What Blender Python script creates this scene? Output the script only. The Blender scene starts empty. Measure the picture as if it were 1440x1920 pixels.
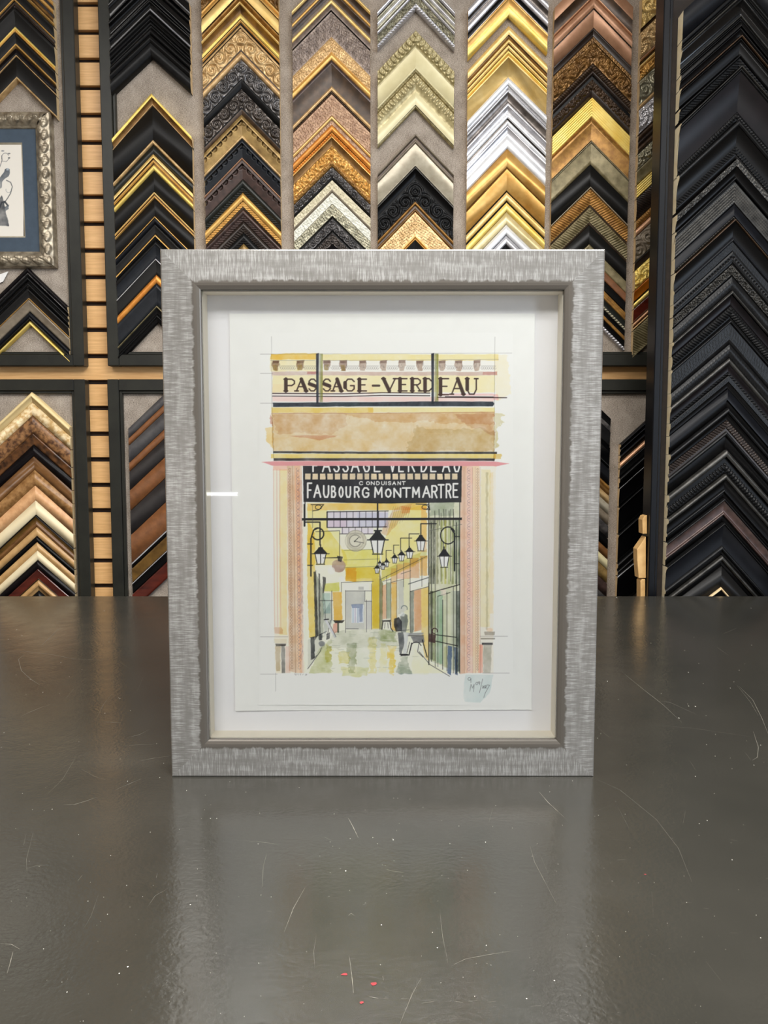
import bpy, math, random
import numpy as np
from mathutils import Vector, Matrix
random.seed(7)
RNG = np.random.default_rng(11)
SC = bpy.context.scene
COL = SC.collection

# ------------------------------------------------------------------ camera
FPX = 1500.0
PITCH = math.atan(0.0813)
TABLE_Z = 0.90
CAM_Z = TABLE_Z + 0.360
cam_d = bpy.data.cameras.new('camera')
cam_d.sensor_fit = 'VERTICAL'; cam_d.sensor_height = 36.0; cam_d.sensor_width = 27.0
cam_d.lens = FPX / 1920.0 * 36.0
cam_d.clip_start = 0.02
cam = bpy.data.objects.new('camera', cam_d); COL.objects.link(cam)
cam.location = (0, 0, CAM_Z); cam.rotation_euler = (math.pi / 2 - PITCH, 0, 0)
SC.camera = cam

# ------------------------------------------------------------------ exposure, world
SC.view_settings.view_transform = 'Standard'; SC.view_settings.look = 'None'
SC.view_settings.gamma = 1.0; SC.view_settings.use_curve_mapping = False
SC.view_settings.exposure = 0.0
w = bpy.data.worlds.new('world'); SC.world = w; w.use_nodes = True
w.node_tree.nodes['Background'].inputs[0].default_value = (0.75, 0.85, 1.0, 1)
w.node_tree.nodes['Background'].inputs[1].default_value = 0.35

# ------------------------------------------------------------------ lamps of the room
WALL_Y = 2.318
CEIL_Z = 3.0
def area(name, loc, size, power, color, target=None, direction=None):
    d = bpy.data.lights.new(name, 'AREA'); d.shape = 'RECTANGLE'
    d.size, d.size_y = size; d.energy = power; d.color = color
    o = bpy.data.objects.new(name, d); COL.objects.link(o); o.location = loc
    v = Vector(direction) if direction else Vector(target) - Vector(loc)
    o.rotation_euler = v.to_track_quat('-Z', 'Y').to_euler()
    return o
PANELS = [(0.7, -0.55, 1.2, 0.6, 84), (-1.35, 0.25, 1.2, 0.6, 20), (0.25, 1.0, 1.2, 0.3, 20), (-0.5, -1.35, 1.8, 0.8, 68)]  # the last panel is an added front fill
for i, (px_, py_, sx_, sy_, pw_) in enumerate(PANELS):
    area('ceiling_panel_light', (px_, py_, CEIL_Z - 0.035), (sx_ - .06, sy_ - .06), pw_, (1.0, 0.985, 0.965), direction=(0, 0, -1))
area('window_daylight', (2.9, -1.65, 1.75), (2.0, 1.5), 100, (0.72, 0.84, 1.0), direction=(-1, 0, 0))

def ray(px, py):
    u = (px - 720.0) / FPX; v = (960.0 - py) / FPX
    c, s = math.cos(PITCH), math.sin(PITCH)
    return Vector((u, c + v * s, -s + v * c))
def at(px, py, Y):                       # the point of the plane y = Y seen at a pixel
    d = ray(px, py); k = Y / d.y
    return d.x * k, CAM_Z + d.z * k
def on_table(px, py):
    d = ray(px, py); k = (TABLE_Z - CAM_Z) / d.z
    return d.x * k, d.y * k

# ------------------------------------------------------------------ helpers
def lin(c):
    a = np.asarray(c, dtype=float) / 255.0
    return np.where(a <= 0.04045, a / 12.92, ((a + 0.055) / 1.055) ** 2.4)
def rgba(c): return tuple(float(v) for v in lin(c)) + (1.0,)

def mesh_obj(name, verts, faces, mats, parent=None, smooth=False, fmat=None, loc=None, rot=None):
    me = bpy.data.meshes.new(name)
    verts = np.asarray(verts, dtype=np.float32).reshape(-1, 3)
    if isinstance(faces, np.ndarray):
        n = len(faces)
        me.vertices.add(len(verts)); me.vertices.foreach_set('co', verts.ravel())
        me.loops.add(n * 4); me.loops.foreach_set('vertex_index', faces.astype(np.int32).ravel())
        me.polygons.add(n); me.polygons.foreach_set('loop_start', np.arange(0, n * 4, 4, dtype=np.int32))
        me.update(calc_edges=True)
    else:
        me.from_pydata(verts.tolist(), [], [tuple(f) for f in faces]); me.update()
    for m in (mats if isinstance(mats, (list, tuple)) else [mats]): me.materials.append(m)
    if fmat is not None: me.polygons.foreach_set('material_index', np.asarray(fmat, dtype=np.int32))
    if smooth: me.polygons.foreach_set('use_smooth', np.ones(len(me.polygons), dtype=bool))
    me.validate(); me.update()
    o = bpy.data.objects.new(name, me); COL.objects.link(o)
    if parent: o.parent = parent
    if loc is not None: o.location = loc
    if rot is not None: o.rotation_euler = rot
    return o
def empty(name, loc, label, cat, group=None):
    o = bpy.data.objects.new(name, None); COL.objects.link(o); o.location = loc
    o.empty_display_size = 0.02
    tag(o, label, cat, group); return o
def tag(o, label, cat, group=None):
    o['label'] = label; o['category'] = cat
    if group: o['group'] = group
    return o
def struct(o): o['kind'] = 'structure'; return o

class MB:
    def __init__(s): s.v = []; s.f = []; s.m = []
    def box(s, x0, x1, y0, y1, z0, z1, m=0, bevel=0.0):
        if x0 > x1: x0, x1 = x1, x0
        if y0 > y1: y0, y1 = y1, y0
        if z0 > z1: z0, z1 = z1, z0
        b = len(s.v)
        if bevel <= 0:
            s.v += [(x, y, z) for x in (x0, x1) for y in (y0, y1) for z in (z0, z1)]
            s.f += [[b+i for i in q] for q in ((0,1,3,2),(4,6,7,5),(0,4,5,1),(2,3,7,6),(0,2,6,4),(1,5,7,3))]; s.m += [m]*6
        else:                                  # chamfered box: 24 vertices, 26 faces
            r = bevel; idx = {}
            X = (x0, x1); Y = (y0, y1); Z = (z0, z1)
            for i in (0,1):
                for j in (0,1):
                    for k in (0,1):
                        sx = r if i == 0 else -r; sy = r if j == 0 else -r; sz = r if k == 0 else -r
                        for a, p in enumerate(((X[i], Y[j]+sy, Z[k]+sz), (X[i]+sx, Y[j], Z[k]+sz), (X[i]+sx, Y[j]+sy, Z[k]))):
                            idx[i,j,k,a] = len(s.v); s.v.append(p)
            F = []
            for i in (0,1):
                q = [idx[i,0,0,0], idx[i,1,0,0], idx[i,1,1,0], idx[i,0,1,0]]; F.append(q if i else q[::-1])
                q = [idx[0,i,0,1], idx[0,i,1,1], idx[1,i,1,1], idx[1,i,0,1]]; F.append(q if i else q[::-1])
                q = [idx[0,0,i,2], idx[1,0,i,2], idx[1,1,i,2], idx[0,1,i,2]]; F.append(q if i else q[::-1])
            for i in (0,1):
                for j in (0,1):
                    q = [idx[i,j,0,0], idx[i,j,1,0], idx[i,j,1,1], idx[i,j,0,1]]; F.append(q if (i^j) else q[::-1])
                    q = [idx[i,0,j,0], idx[i,0,j,2], idx[i,1,j,2], idx[i,1,j,0]]; F.append(q if (i^j) else q[::-1])
                    q = [idx[0,i,j,1], idx[1,i,j,1], idx[1,i,j,2], idx[0,i,j,2]]; F.append(q if (i^j) else q[::-1])
                    for k in (0,1):
                        q = [idx[i,j,k,0], idx[i,j,k,1], idx[i,j,k,2]]; F.append(q if (i^j^k) else q[::-1])
            s.f += F; s.m += [m]*len(F)
    def build(s, name, mats, parent=None, smooth=False, **k):
        return mesh_obj(name, s.v, s.f, mats, parent, smooth, s.m, **k)

# ------------------------------------------------------------------ materials
def newmat(name):
    m = bpy.data.materials.new(name); m.use_nodes = True
    nt = m.node_tree; b = nt.nodes['Principled BSDF']
    return m, nt, b
def nd(nt, t, **k):
    n = nt.nodes.new(t)
    for a, v in k.items():
        if a in n.inputs: n.inputs[a].default_value = v
        else: setattr(n, a, v)
    return n
def coords(nt, scale=(1, 1, 1), rot=(0, 0, 0)):
    tc = nt.nodes.new('ShaderNodeTexCoord'); mp = nt.nodes.new('ShaderNodeMapping')
    mp.inputs['Scale'].default_value = scale; mp.inputs['Rotation'].default_value = rot
    nt.links.new(tc.outputs['Object'], mp.inputs['Vector']); return mp.outputs[0]
def noise(nt, vec, scale, detail=4, rough=.55):
    n = nt.nodes.new('ShaderNodeTexNoise'); n.inputs['Scale'].default_value = scale
    n.inputs['Detail'].default_value = detail; n.inputs['Roughness'].default_value = rough
    nt.links.new(vec, n.inputs['Vector']); return n.outputs['Fac']
def ramp(nt, fac, stops):
    r = nt.nodes.new('ShaderNodeValToRGB'); e = r.color_ramp.elements
    while len(e) < len(stops): e.new(0.5)
    for el, (p, c) in zip(e, stops): el.position = p; el.color = c
    nt.links.new(fac, r.inputs[0]); return r.outputs[0]
def bump(nt, b, h, strength, dist):
    bp = nt.nodes.new('ShaderNodeBump'); bp.inputs['Strength'].default_value = strength
    bp.inputs['Distance'].default_value = dist
    nt.links.new(h, bp.inputs['Height']); nt.links.new(bp.outputs[0], b.inputs['Normal'])

MATC = {}
def mat(key, c1, c2=None, metal=0.0, rough=0.4, nscale=40, stretch=(1, 1, 1), bumpd=0.0, contrast=.18, spec=.5, coat=0.0, bscale=None):
    """two-tone mottled finish"""
    if key in MATC: return MATC[key]
    m, nt, b = newmat(key)
    c2 = c2 or tuple(v * .78 for v in c1)
    v = coords(nt, stretch)
    n = noise(nt, v, nscale)
    col = ramp(nt, n, [(.5 - contrast, rgba(c2)), (.5 + contrast, rgba(c1))])
    nt.links.new(col, b.inputs['Base Color'])
    b.inputs['Metallic'].default_value = metal; b.inputs['Roughness'].default_value = rough
    b.inputs['Specular IOR Level'].default_value = spec
    if coat: b.inputs['Coat Weight'].default_value = coat; b.inputs['Coat Roughness'].default_value = .12
    if bumpd:
        bump(nt, b, noise(nt, v, bscale or nscale * 3), .6, bumpd)
    MATC[key] = m; return m
M = {}
def D(key, *a, **k): M[key] = mat(key, *a, **k)
# gilt and silver finishes
D('gold', (226, 180, 104), (198, 146, 70), metal=.5, rough=.4, nscale=30)
D('goldlight', (244, 212, 142), (226, 186, 106), metal=.42, rough=.4, nscale=25)
D('goldlemon', (246, 220, 128), (232, 194, 86), metal=.4, rough=.4, nscale=25)
D('golddark', (142, 104, 54), (92, 64, 32), metal=.5, rough=.38, nscale=35)
D('goldbrown', (178, 132, 66), (132, 92, 42), metal=.4, rough=.4, nscale=60, bumpd=.0004)
D('orange', (226, 154, 70), (200, 118, 42), metal=.45, rough=.38, nscale=40)
D('amber', (196, 112, 24), (150, 78, 12), metal=.4, rough=.35, nscale=40)
D('champagne', (222, 186, 132), (176, 138, 90), metal=.4, rough=.4, nscale=50)
D('champagnegold', (226, 194, 142), (176, 140, 90), metal=.42, rough=.36, nscale=40)
D('antiquegold', (176, 146, 90), (120, 94, 52), metal=.4, rough=.42, nscale=40)
D('silver', (216, 214, 216), (176, 174, 178), metal=.6, rough=.28, nscale=25)
D('silverwhite', (240, 240, 240), (214, 214, 216), metal=.35, rough=.3, nscale=20)
D('silverdark', (112, 104, 98), (60, 54, 50), metal=.65, rough=.26, nscale=40)
D('silverolive', (176, 170, 146), (120, 116, 96), metal=.55, rough=.35, nscale=50)
D('pewter', (120, 116, 114), (62, 60, 60), metal=.6, rough=.26, nscale=60)
D('purplegrey', (144, 128, 116), (106, 92, 84), metal=.35, rough=.4, nscale=60)
# blacks
D('black', (12, 11, 11), (8, 8, 8), rough=.34, nscale=20, spec=.16)
D('blackgloss', (9, 9, 10), (6, 6, 7), rough=.12, nscale=20, spec=.35)
D('satinblack', (23, 22, 21), (18, 17, 16), rough=.45, nscale=10, spec=.25)
D('charcoal', (24, 24, 24), (14, 14, 15), rough=.34, nscale=60, spec=.2)
D('slate', (21, 22, 26), (15, 16, 19), rough=.42, nscale=30, spec=.16)
D('greenblack', (36, 38, 33), (24, 26, 22), metal=.1, rough=.34, nscale=60, spec=.4)
D('navyblack', (28, 32, 38), (18, 21, 26), metal=.1, rough=.36, nscale=50, spec=.35)
D('greyedge', (70, 68, 64), (42, 41, 39), metal=.4, rough=.32, nscale=40, spec=.3)
D('plumblack', (20, 15, 17), (12, 10, 11), rough=.32, nscale=30, spec=.16)
# browns and woods
D('darkbrown', (50, 38, 30), (32, 24, 20), metal=.1, rough=.32, nscale=50, spec=.4)
D('umber', (80, 60, 42), (46, 34, 24), metal=.25, rough=.34, nscale=50)
D('purplebrown', (80, 60, 54), (50, 38, 34), metal=.2, rough=.36, nscale=60)
D('copper', (188, 142, 110), (160, 116, 86), metal=.3, rough=.4, nscale=25)
D('copperlight', (222, 172, 134), (196, 146, 108), metal=.35, rough=.35, nscale=25)
D('mahogany', (92, 34, 22), (58, 20, 14), rough=.25, nscale=14, stretch=(1, 1, 4), coat=.3)
D('midbrown', (122, 84, 46), (92, 60, 30), rough=.4, nscale=16, stretch=(1, 1, 3))
D('burlbrown', (156, 112, 70), (74, 44, 24), rough=.4, nscale=90, contrast=.14)
D('burldark', (104, 66, 34), (46, 26, 12), rough=.3, nscale=50, contrast=.12)
D('burltan', (168, 126, 78), (132, 92, 50), rough=.35, nscale=80, contrast=.12)
D('peach', (226, 176, 126), (206, 152, 104), rough=.45, nscale=90)
D('paleash', (240, 216, 160), (228, 200, 142), rough=.45, nscale=12)
D('spottedcream', (240, 220, 178), (196, 160, 104), rough=.35, nscale=70, contrast=.1)
D('creamwood', (240, 224, 186), (230, 210, 168), rough=.5, nscale=12)
D('lighttan', (206, 166, 112), (180, 138, 86), rough=.4, nscale=30)
D('leatherbrown', (136, 86, 48), (100, 62, 34), rough=.5, nscale=45, contrast=.22)
D('greyleather', (80, 77, 76), (60, 57, 58), rough=.5, nscale=40)
D('blackleather', (46, 41, 39), (34, 30, 29), rough=.5, nscale=40)
D('oliveb', (110, 80, 34), (72, 50, 18), rough=.35, nscale=30)
D('offcut', (216, 176, 116), (192, 150, 92), rough=.6, nscale=40)
D('rawlit', (252, 236, 200), (238, 216, 172), rough=.6, nscale=40)  # raw wood lightened to make up for dim light on left-facing ends
D('rawwood', (232, 206, 160), (214, 182, 134), rough=.6, nscale=40)
# painted
D('cream', (224, 214, 172), (208, 196, 150), metal=.05, rough=.4, nscale=20)
D('creamtexture', (222, 212, 182), (176, 166, 136), metal=.1, rough=.45, nscale=120, bumpd=.001)
D('whitetexture', (236, 234, 220), (190, 188, 172), metal=.1, rough=.45, nscale=120, bumpd=.001)
D('oldcream', (196, 182, 136), (136, 122, 80), metal=.25, rough=.38, nscale=90)
D('silverbeige', (186, 178, 158), (160, 150, 130), metal=.3, rough=.4, nscale=40)
D('taupe', (138, 126, 108), (110, 98, 82), metal=.2, rough=.42, nscale=40)
D('olive', (146, 134, 100), (98, 88, 58), metal=.3, rough=.42, nscale=45)
D('palebeige', (226, 208, 158), (206, 186, 132), metal=.3, rough=.38, nscale=30)
D('pinkbeige', (182, 148, 118), (146, 112, 88), metal=.3, rough=.42, nscale=60)

D('panelpaint', (40, 40, 34), (31, 31, 27), rough=.4, nscale=18, bumpd=.0003, bscale=160, spec=.35)
D('panelblue', (11, 12, 16), (8, 9, 12), rough=.34, nscale=18, spec=.2)
D('white', (236, 234, 230), (228, 226, 222), rough=.6, nscale=6)
D('ceilingwhite', (232, 230, 224), (222, 220, 214), rough=.8, nscale=6)
D('wallpaint', (150, 142, 132), (138, 130, 120), rough=.8, nscale=4)
D('floorgrey', (112, 106, 98), (98, 92, 86), rough=.5, nscale=5)
D('navymat', (64, 78, 92), (58, 71, 84), rough=.8, nscale=60)
D('silverbronze', (178, 166, 144), (112, 100, 82), metal=.5, rough=.36, nscale=50)
D('brownfelt', (40, 32, 26), (28, 22, 18), rough=.9, nscale=60, bumpd=.001)

def felt_mat():
    m, nt, b = newmat('taupe_felt')
    v = coords(nt, (1, 1, 2.2)); n1 = noise(nt, v, 260, 5, .7); v2 = coords(nt); n2 = noise(nt, v2, 22, 4)
    mx = nd(nt, 'ShaderNodeMath', operation='ADD'); nt.links.new(n1, mx.inputs[0])
    m2 = nd(nt, 'ShaderNodeMath', operation='MULTIPLY'); nt.links.new(n2, m2.inputs[0]); m2.inputs[1].default_value = .35
    nt.links.new(m2.outputs[0], mx.inputs[1])
    c = ramp(nt, mx.outputs[0], [(.48, rgba((104, 93, 82))), (.86, rgba((190, 178, 164)))])
    nt.links.new(c, b.inputs['Base Color']); b.inputs['Roughness'].default_value = .95
    b.inputs['Specular IOR Level'].default_value = .1
    bump(nt, b, n1, .6, .002); return m
M['felt'] = felt_mat()
def maple_mat():
    m, nt, b = newmat('maple')
    v = coords(nt, (2, 2, 30)); n = noise(nt, v, 6, 5, .6)
    c = ramp(nt, n, [(.3, rgba((206, 156, 98))), (.75, rgba((232, 186, 128)))])
    nt.links.new(c, b.inputs['Base Color']); b.inputs['Roughness'].default_value = .4; return m
M['maple'] = maple_mat()
D('groove', (40, 24, 14), (30, 18, 10), rough=.8, nscale=10)

def table_mat():
    m, nt, b = newmat('painted_steel')
    v = coords(nt)
    n1 = noise(nt, v, 3.2, 5, .6); n2 = noise(nt, v, 240, 3, .5); n3 = noise(nt, v, 26, 4, .6)
    c = ramp(nt, n1, [(.3, rgba((48, 47, 42))), (.7, rgba((60, 58, 52)))])
    nt.links.new(c, b.inputs['Base Color'])
    r = ramp(nt, n3, [(.3, (.15, .15, .15, 1)), (.75, (.24, .24, .24, 1))])
    nt.links.new(r, b.inputs['Roughness']); b.inputs['IOR'].default_value = 1.75
    ad = nd(nt, 'ShaderNodeMath', operation='MULTIPLY_ADD'); nt.links.new(n3, ad.inputs[0]); ad.inputs[1].default_value = 2.5
    nt.links.new(n2, ad.inputs[2])
    bump(nt, b, ad.outputs[0], .35, .0006); return m
M['table'] = table_mat()

def rail_mat():
    """brushed silver leaf, cross-grain strokes over a smooth darker ground; x along the rail, y across it"""
    m, nt, b = newmat('brushed_silver_leaf')
    vs = coords(nt, (900, 55, 1)); n = noise(nt, vs, 1.0, 3, .65)              # strokes across the rail
    vw = coords(nt, (14, 260, 1)); n2 = noise(nt, vw, 1.0, 3, .6)             # faint lengthwise strokes
    vb = coords(nt, (14, 90, 1)); n3 = noise(nt, vb, 1.0, 4, .6)              # patches
    tc = nt.nodes.new('ShaderNodeTexCoord'); sp = nt.nodes.new('ShaderNodeSeparateXYZ')
    nt.links.new(tc.outputs['Object'], sp.inputs[0])
    # leaf stops short of the inner edge with a ragged border
    vr = coords(nt, (110, 8, 1)); nr = noise(nt, vr, 1.0, 5, .7)
    a = nd(nt, 'ShaderNodeMath', operation='MULTIPLY_ADD'); nt.links.new(nr, a.inputs[0]); a.inputs[1].default_value = .012
    nt.links.new(sp.outputs['Y'], a.inputs[2])
    edge = nd(nt, 'ShaderNodeMapRange'); nt.links.new(a.outputs[0], edge.inputs[0])
    edge.inputs[1].default_value = .0375; edge.inputs[2].default_value = .0395
    edge.inputs[3].default_value = 1.0; edge.inputs[4].default_value = 0.0
    s = nd(nt, 'ShaderNodeMath', operation='MULTIPLY_ADD'); nt.links.new(n2, s.inputs[0]); s.inputs[1].default_value = .12; nt.links.new(n, s.inputs[2])
    s2 = nd(nt, 'ShaderNodeMath', operation='MULTIPLY_ADD'); nt.links.new(n3, s2.inputs[0]); s2.inputs[1].default_value = .6; nt.links.new(s.outputs[0], s2.inputs[2])
    leaf = ramp(nt, s2.outputs[0], [(.62, rgba((130, 127, 122))), (.86, rgba((148, 146, 142))), (1.1, rgba((182, 181, 178)))])
    mx = nd(nt, 'ShaderNodeMix', data_type='RGBA'); nt.links.new(edge.outputs[0], mx.inputs[0])
    mx.inputs[6].default_value = rgba((106, 101, 94)); nt.links.new(leaf, mx.inputs[7])
    nt.links.new(mx.outputs[2], b.inputs['Base Color'])
    b.inputs['Metallic'].default_value = .6; b.inputs['Roughness'].default_value = .27
    bump(nt, b, s.outputs[0], .2, .0002); return m
M['rail'] = rail_mat()
def glass_mat():
    m, nt, b = newmat('picture_glass')
    out = nt.nodes['Material Output']; nt.nodes.remove(b)
    t = nt.nodes.new('ShaderNodeBsdfTransparent'); g = nt.nodes.new('ShaderNodeBsdfGlossy')
    g.inputs['Roughness'].default_value = 0.0; t.inputs['Color'].default_value = (.985, .99, .985, 1)
    f = nt.nodes.new('ShaderNodeFresnel'); f.inputs['IOR'].default_value = 1.32
    mx = nt.nodes.new('ShaderNodeMixShader')
    nt.links.new(f.outputs[0], mx.inputs[0]); nt.links.new(t.outputs[0], mx.inputs[1]); nt.links.new(g.outputs[0], mx.inputs[2])
    nt.links.new(mx.outputs[0], out.inputs['Surface']); return m
M['glass'] = glass_mat()
def emit_mat(name, c, s):
    m, nt, b = newmat(name)
    b.inputs['Base Color'].default_value = (.9, .9, .9, 1)
    b.inputs['Emission Color'].default_value = c; b.inputs['Emission Strength'].default_value = s; return m
def art_mat(name):
    m, nt, b = newmat(name)
    a = nt.nodes.new('ShaderNodeAttribute'); a.attribute_name = 'pigment'
    nt.links.new(a.outputs['Color'], b.inputs['Base Color']); b.inputs['Roughness'].default_value = .75
    b.inputs['Specular IOR Level'].default_value = .2
    return m

# ------------------------------------------------------------------ the room
XL, XR, YB = -3.0, 3.0, -3.0
def planebox(name, m, *a, structure=True):
    q = MB(); q.box(*a); o = q.build(name, [m]); return struct(o) if structure else o
planebox('floor', M['floorgrey'], XL, XR, YB, WALL_Y + .15, -.1, 0)
planebox('ceiling', M['ceilingwhite'], XL, XR, YB, WALL_Y + .15, CEIL_Z, CEIL_Z + .1)
planebox('wall_left', M['wallpaint'], XL - .1, XL, YB, WALL_Y + .15, 0, CEIL_Z)
planebox('wall_behind', M['wallpaint'], XL, XR, YB - .1, YB, 0, CEIL_Z)
q = MB()
wy0, wy1, wz0, wz1 = -2.7, -.6, .95, 2.55
q.box(XR, XR + .1, YB, wy0, 0, CEIL_Z); q.box(XR, XR + .1, wy1, WALL_Y + .15, 0, CEIL_Z)
q.box(XR, XR + .1, wy0, wy1, 0, wz0); q.box(XR, XR + .1, wy0, wy1, wz1, CEIL_Z)
struct(q.build('wall_right', [M['wallpaint']]))
q = MB()
for (a, b_) in ((wy0, wy0 + .05), (wy1 - .05, wy1), (-1.675, -1.625)): q.box(XR + .01, XR + .07, a, b_, wz0, wz1)
q.box(XR + .01, XR + .07, wy0, wy1, wz0, wz0 + .05); q.box(XR + .01, XR + .07, wy0, wy1, wz1 - .05, wz1)
struct(q.build('window_1', [M['white']]))

# slatwall: maple boards with dark grooves between them, one wall
z_top = at(170, 8, WALL_Y)[1]; z_bot = at(170, 1098.5, WALL_Y)[1]
PITCHZ = (z_top - z_bot) / 22.0
q = MB()
GH = .0125
zz = z_top - 40 * PITCHZ
while zz < 0.0: zz += PITCHZ
q.box(XL, XR, WALL_Y, WALL_Y + .015, 0, zz - GH / 2, 0)
while zz < CEIL_Z:
    z2 = min(zz + PITCHZ, CEIL_Z)
    q.box(XL, XR, WALL_Y, WALL_Y + .015, zz + GH / 2, z2 - (GH / 2 if z2 < CEIL_Z else 0), 0, bevel=.0012)
    zz = z2
q.box(XL, XR, WALL_Y + .015, WALL_Y + .1, 0, CEIL_Z, 1)
struct(q.build('wall_back', [M['maple'], M['groove']]))

# ceiling light fixtures
em = emit_mat('lamp_diffuser', (1.0, .95, .88, 1), 4.0)
places = ['above right, over the camera', 'above left of the table', 'over the far half of the table', 'added behind the camera as front fill']
for (px_, py_, sx_, sy_, pw_), wh in zip(PANELS, places):
    r = empty('ceiling_light', (px_, py_, CEIL_Z), 'white rectangular ceiling light panel ' + wh, 'ceiling light', 'ceiling light panels')
    q = MB(); hx, hy = sx_ / 2, sy_ / 2
    q.box(-hx, hx, -hy, -hy + .03, -.04, -.001); q.box(-hx, hx, hy - .03, hy, -.04, -.001)
    q.box(-hx, -hx + .03, -hy + .03, hy - .03, -.04, -.001); q.box(hx - .03, hx, -hy + .03, hy - .03, -.04, -.001)
    q.build('frame', [M['white']], r)
    q = MB(); q.box(-hx + .03, hx - .03, -hy + .03, hy - .03, -.02, -.002); q.build('diffuser', [em], r)
r = empty('strip_light', (-1.35, YB + .001, .985), 'slim bright strip light mounted on the shop wall behind the camera', 'strip light')
q = MB(); q.box(-.5, .5, 0, .02, -.02, .02); q.build('housing', [M['white']], r)
q = MB(); q.box(-.49, .49, .02, .032, -.009, .009); q.build('tube', [emit_mat('strip_tube', (1, 1, .98, 1), 22)], r)

# ------------------------------------------------------------------ the work table
T = empty('work_table', (0, 1.03, 0), 'dark grey painted metal-topped work table with scratched glossy surface', 'table')
q = MB(); ty0, ty1 = .12 - 1.03, 1.913 - 1.03
q.box(-1.75, 1.75, ty0, ty1, TABLE_Z - .04, TABLE_Z, bevel=.002); q.build('tabletop', [M['table']], T)
q = MB()
q.box(-1.6, 1.6, ty0 + .1, ty0 + .14, TABLE_Z - .14, TABLE_Z - .04); q.box(-1.6, 1.6, ty1 - .14, ty1 - .1, TABLE_Z - .14, TABLE_Z - .04)
q.build('apron', [M['charcoal']], T)
for sx in (-1, 1):
    for y in (ty0 + .12, ty1 - .12):
        q = MB(); q.box(sx * 1.6 - .03, sx * 1.6 + .03, y - .03, y + .03, 0, TABLE_Z - .04, bevel=.003); q.build('leg', [M['charcoal']], T)
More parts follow.
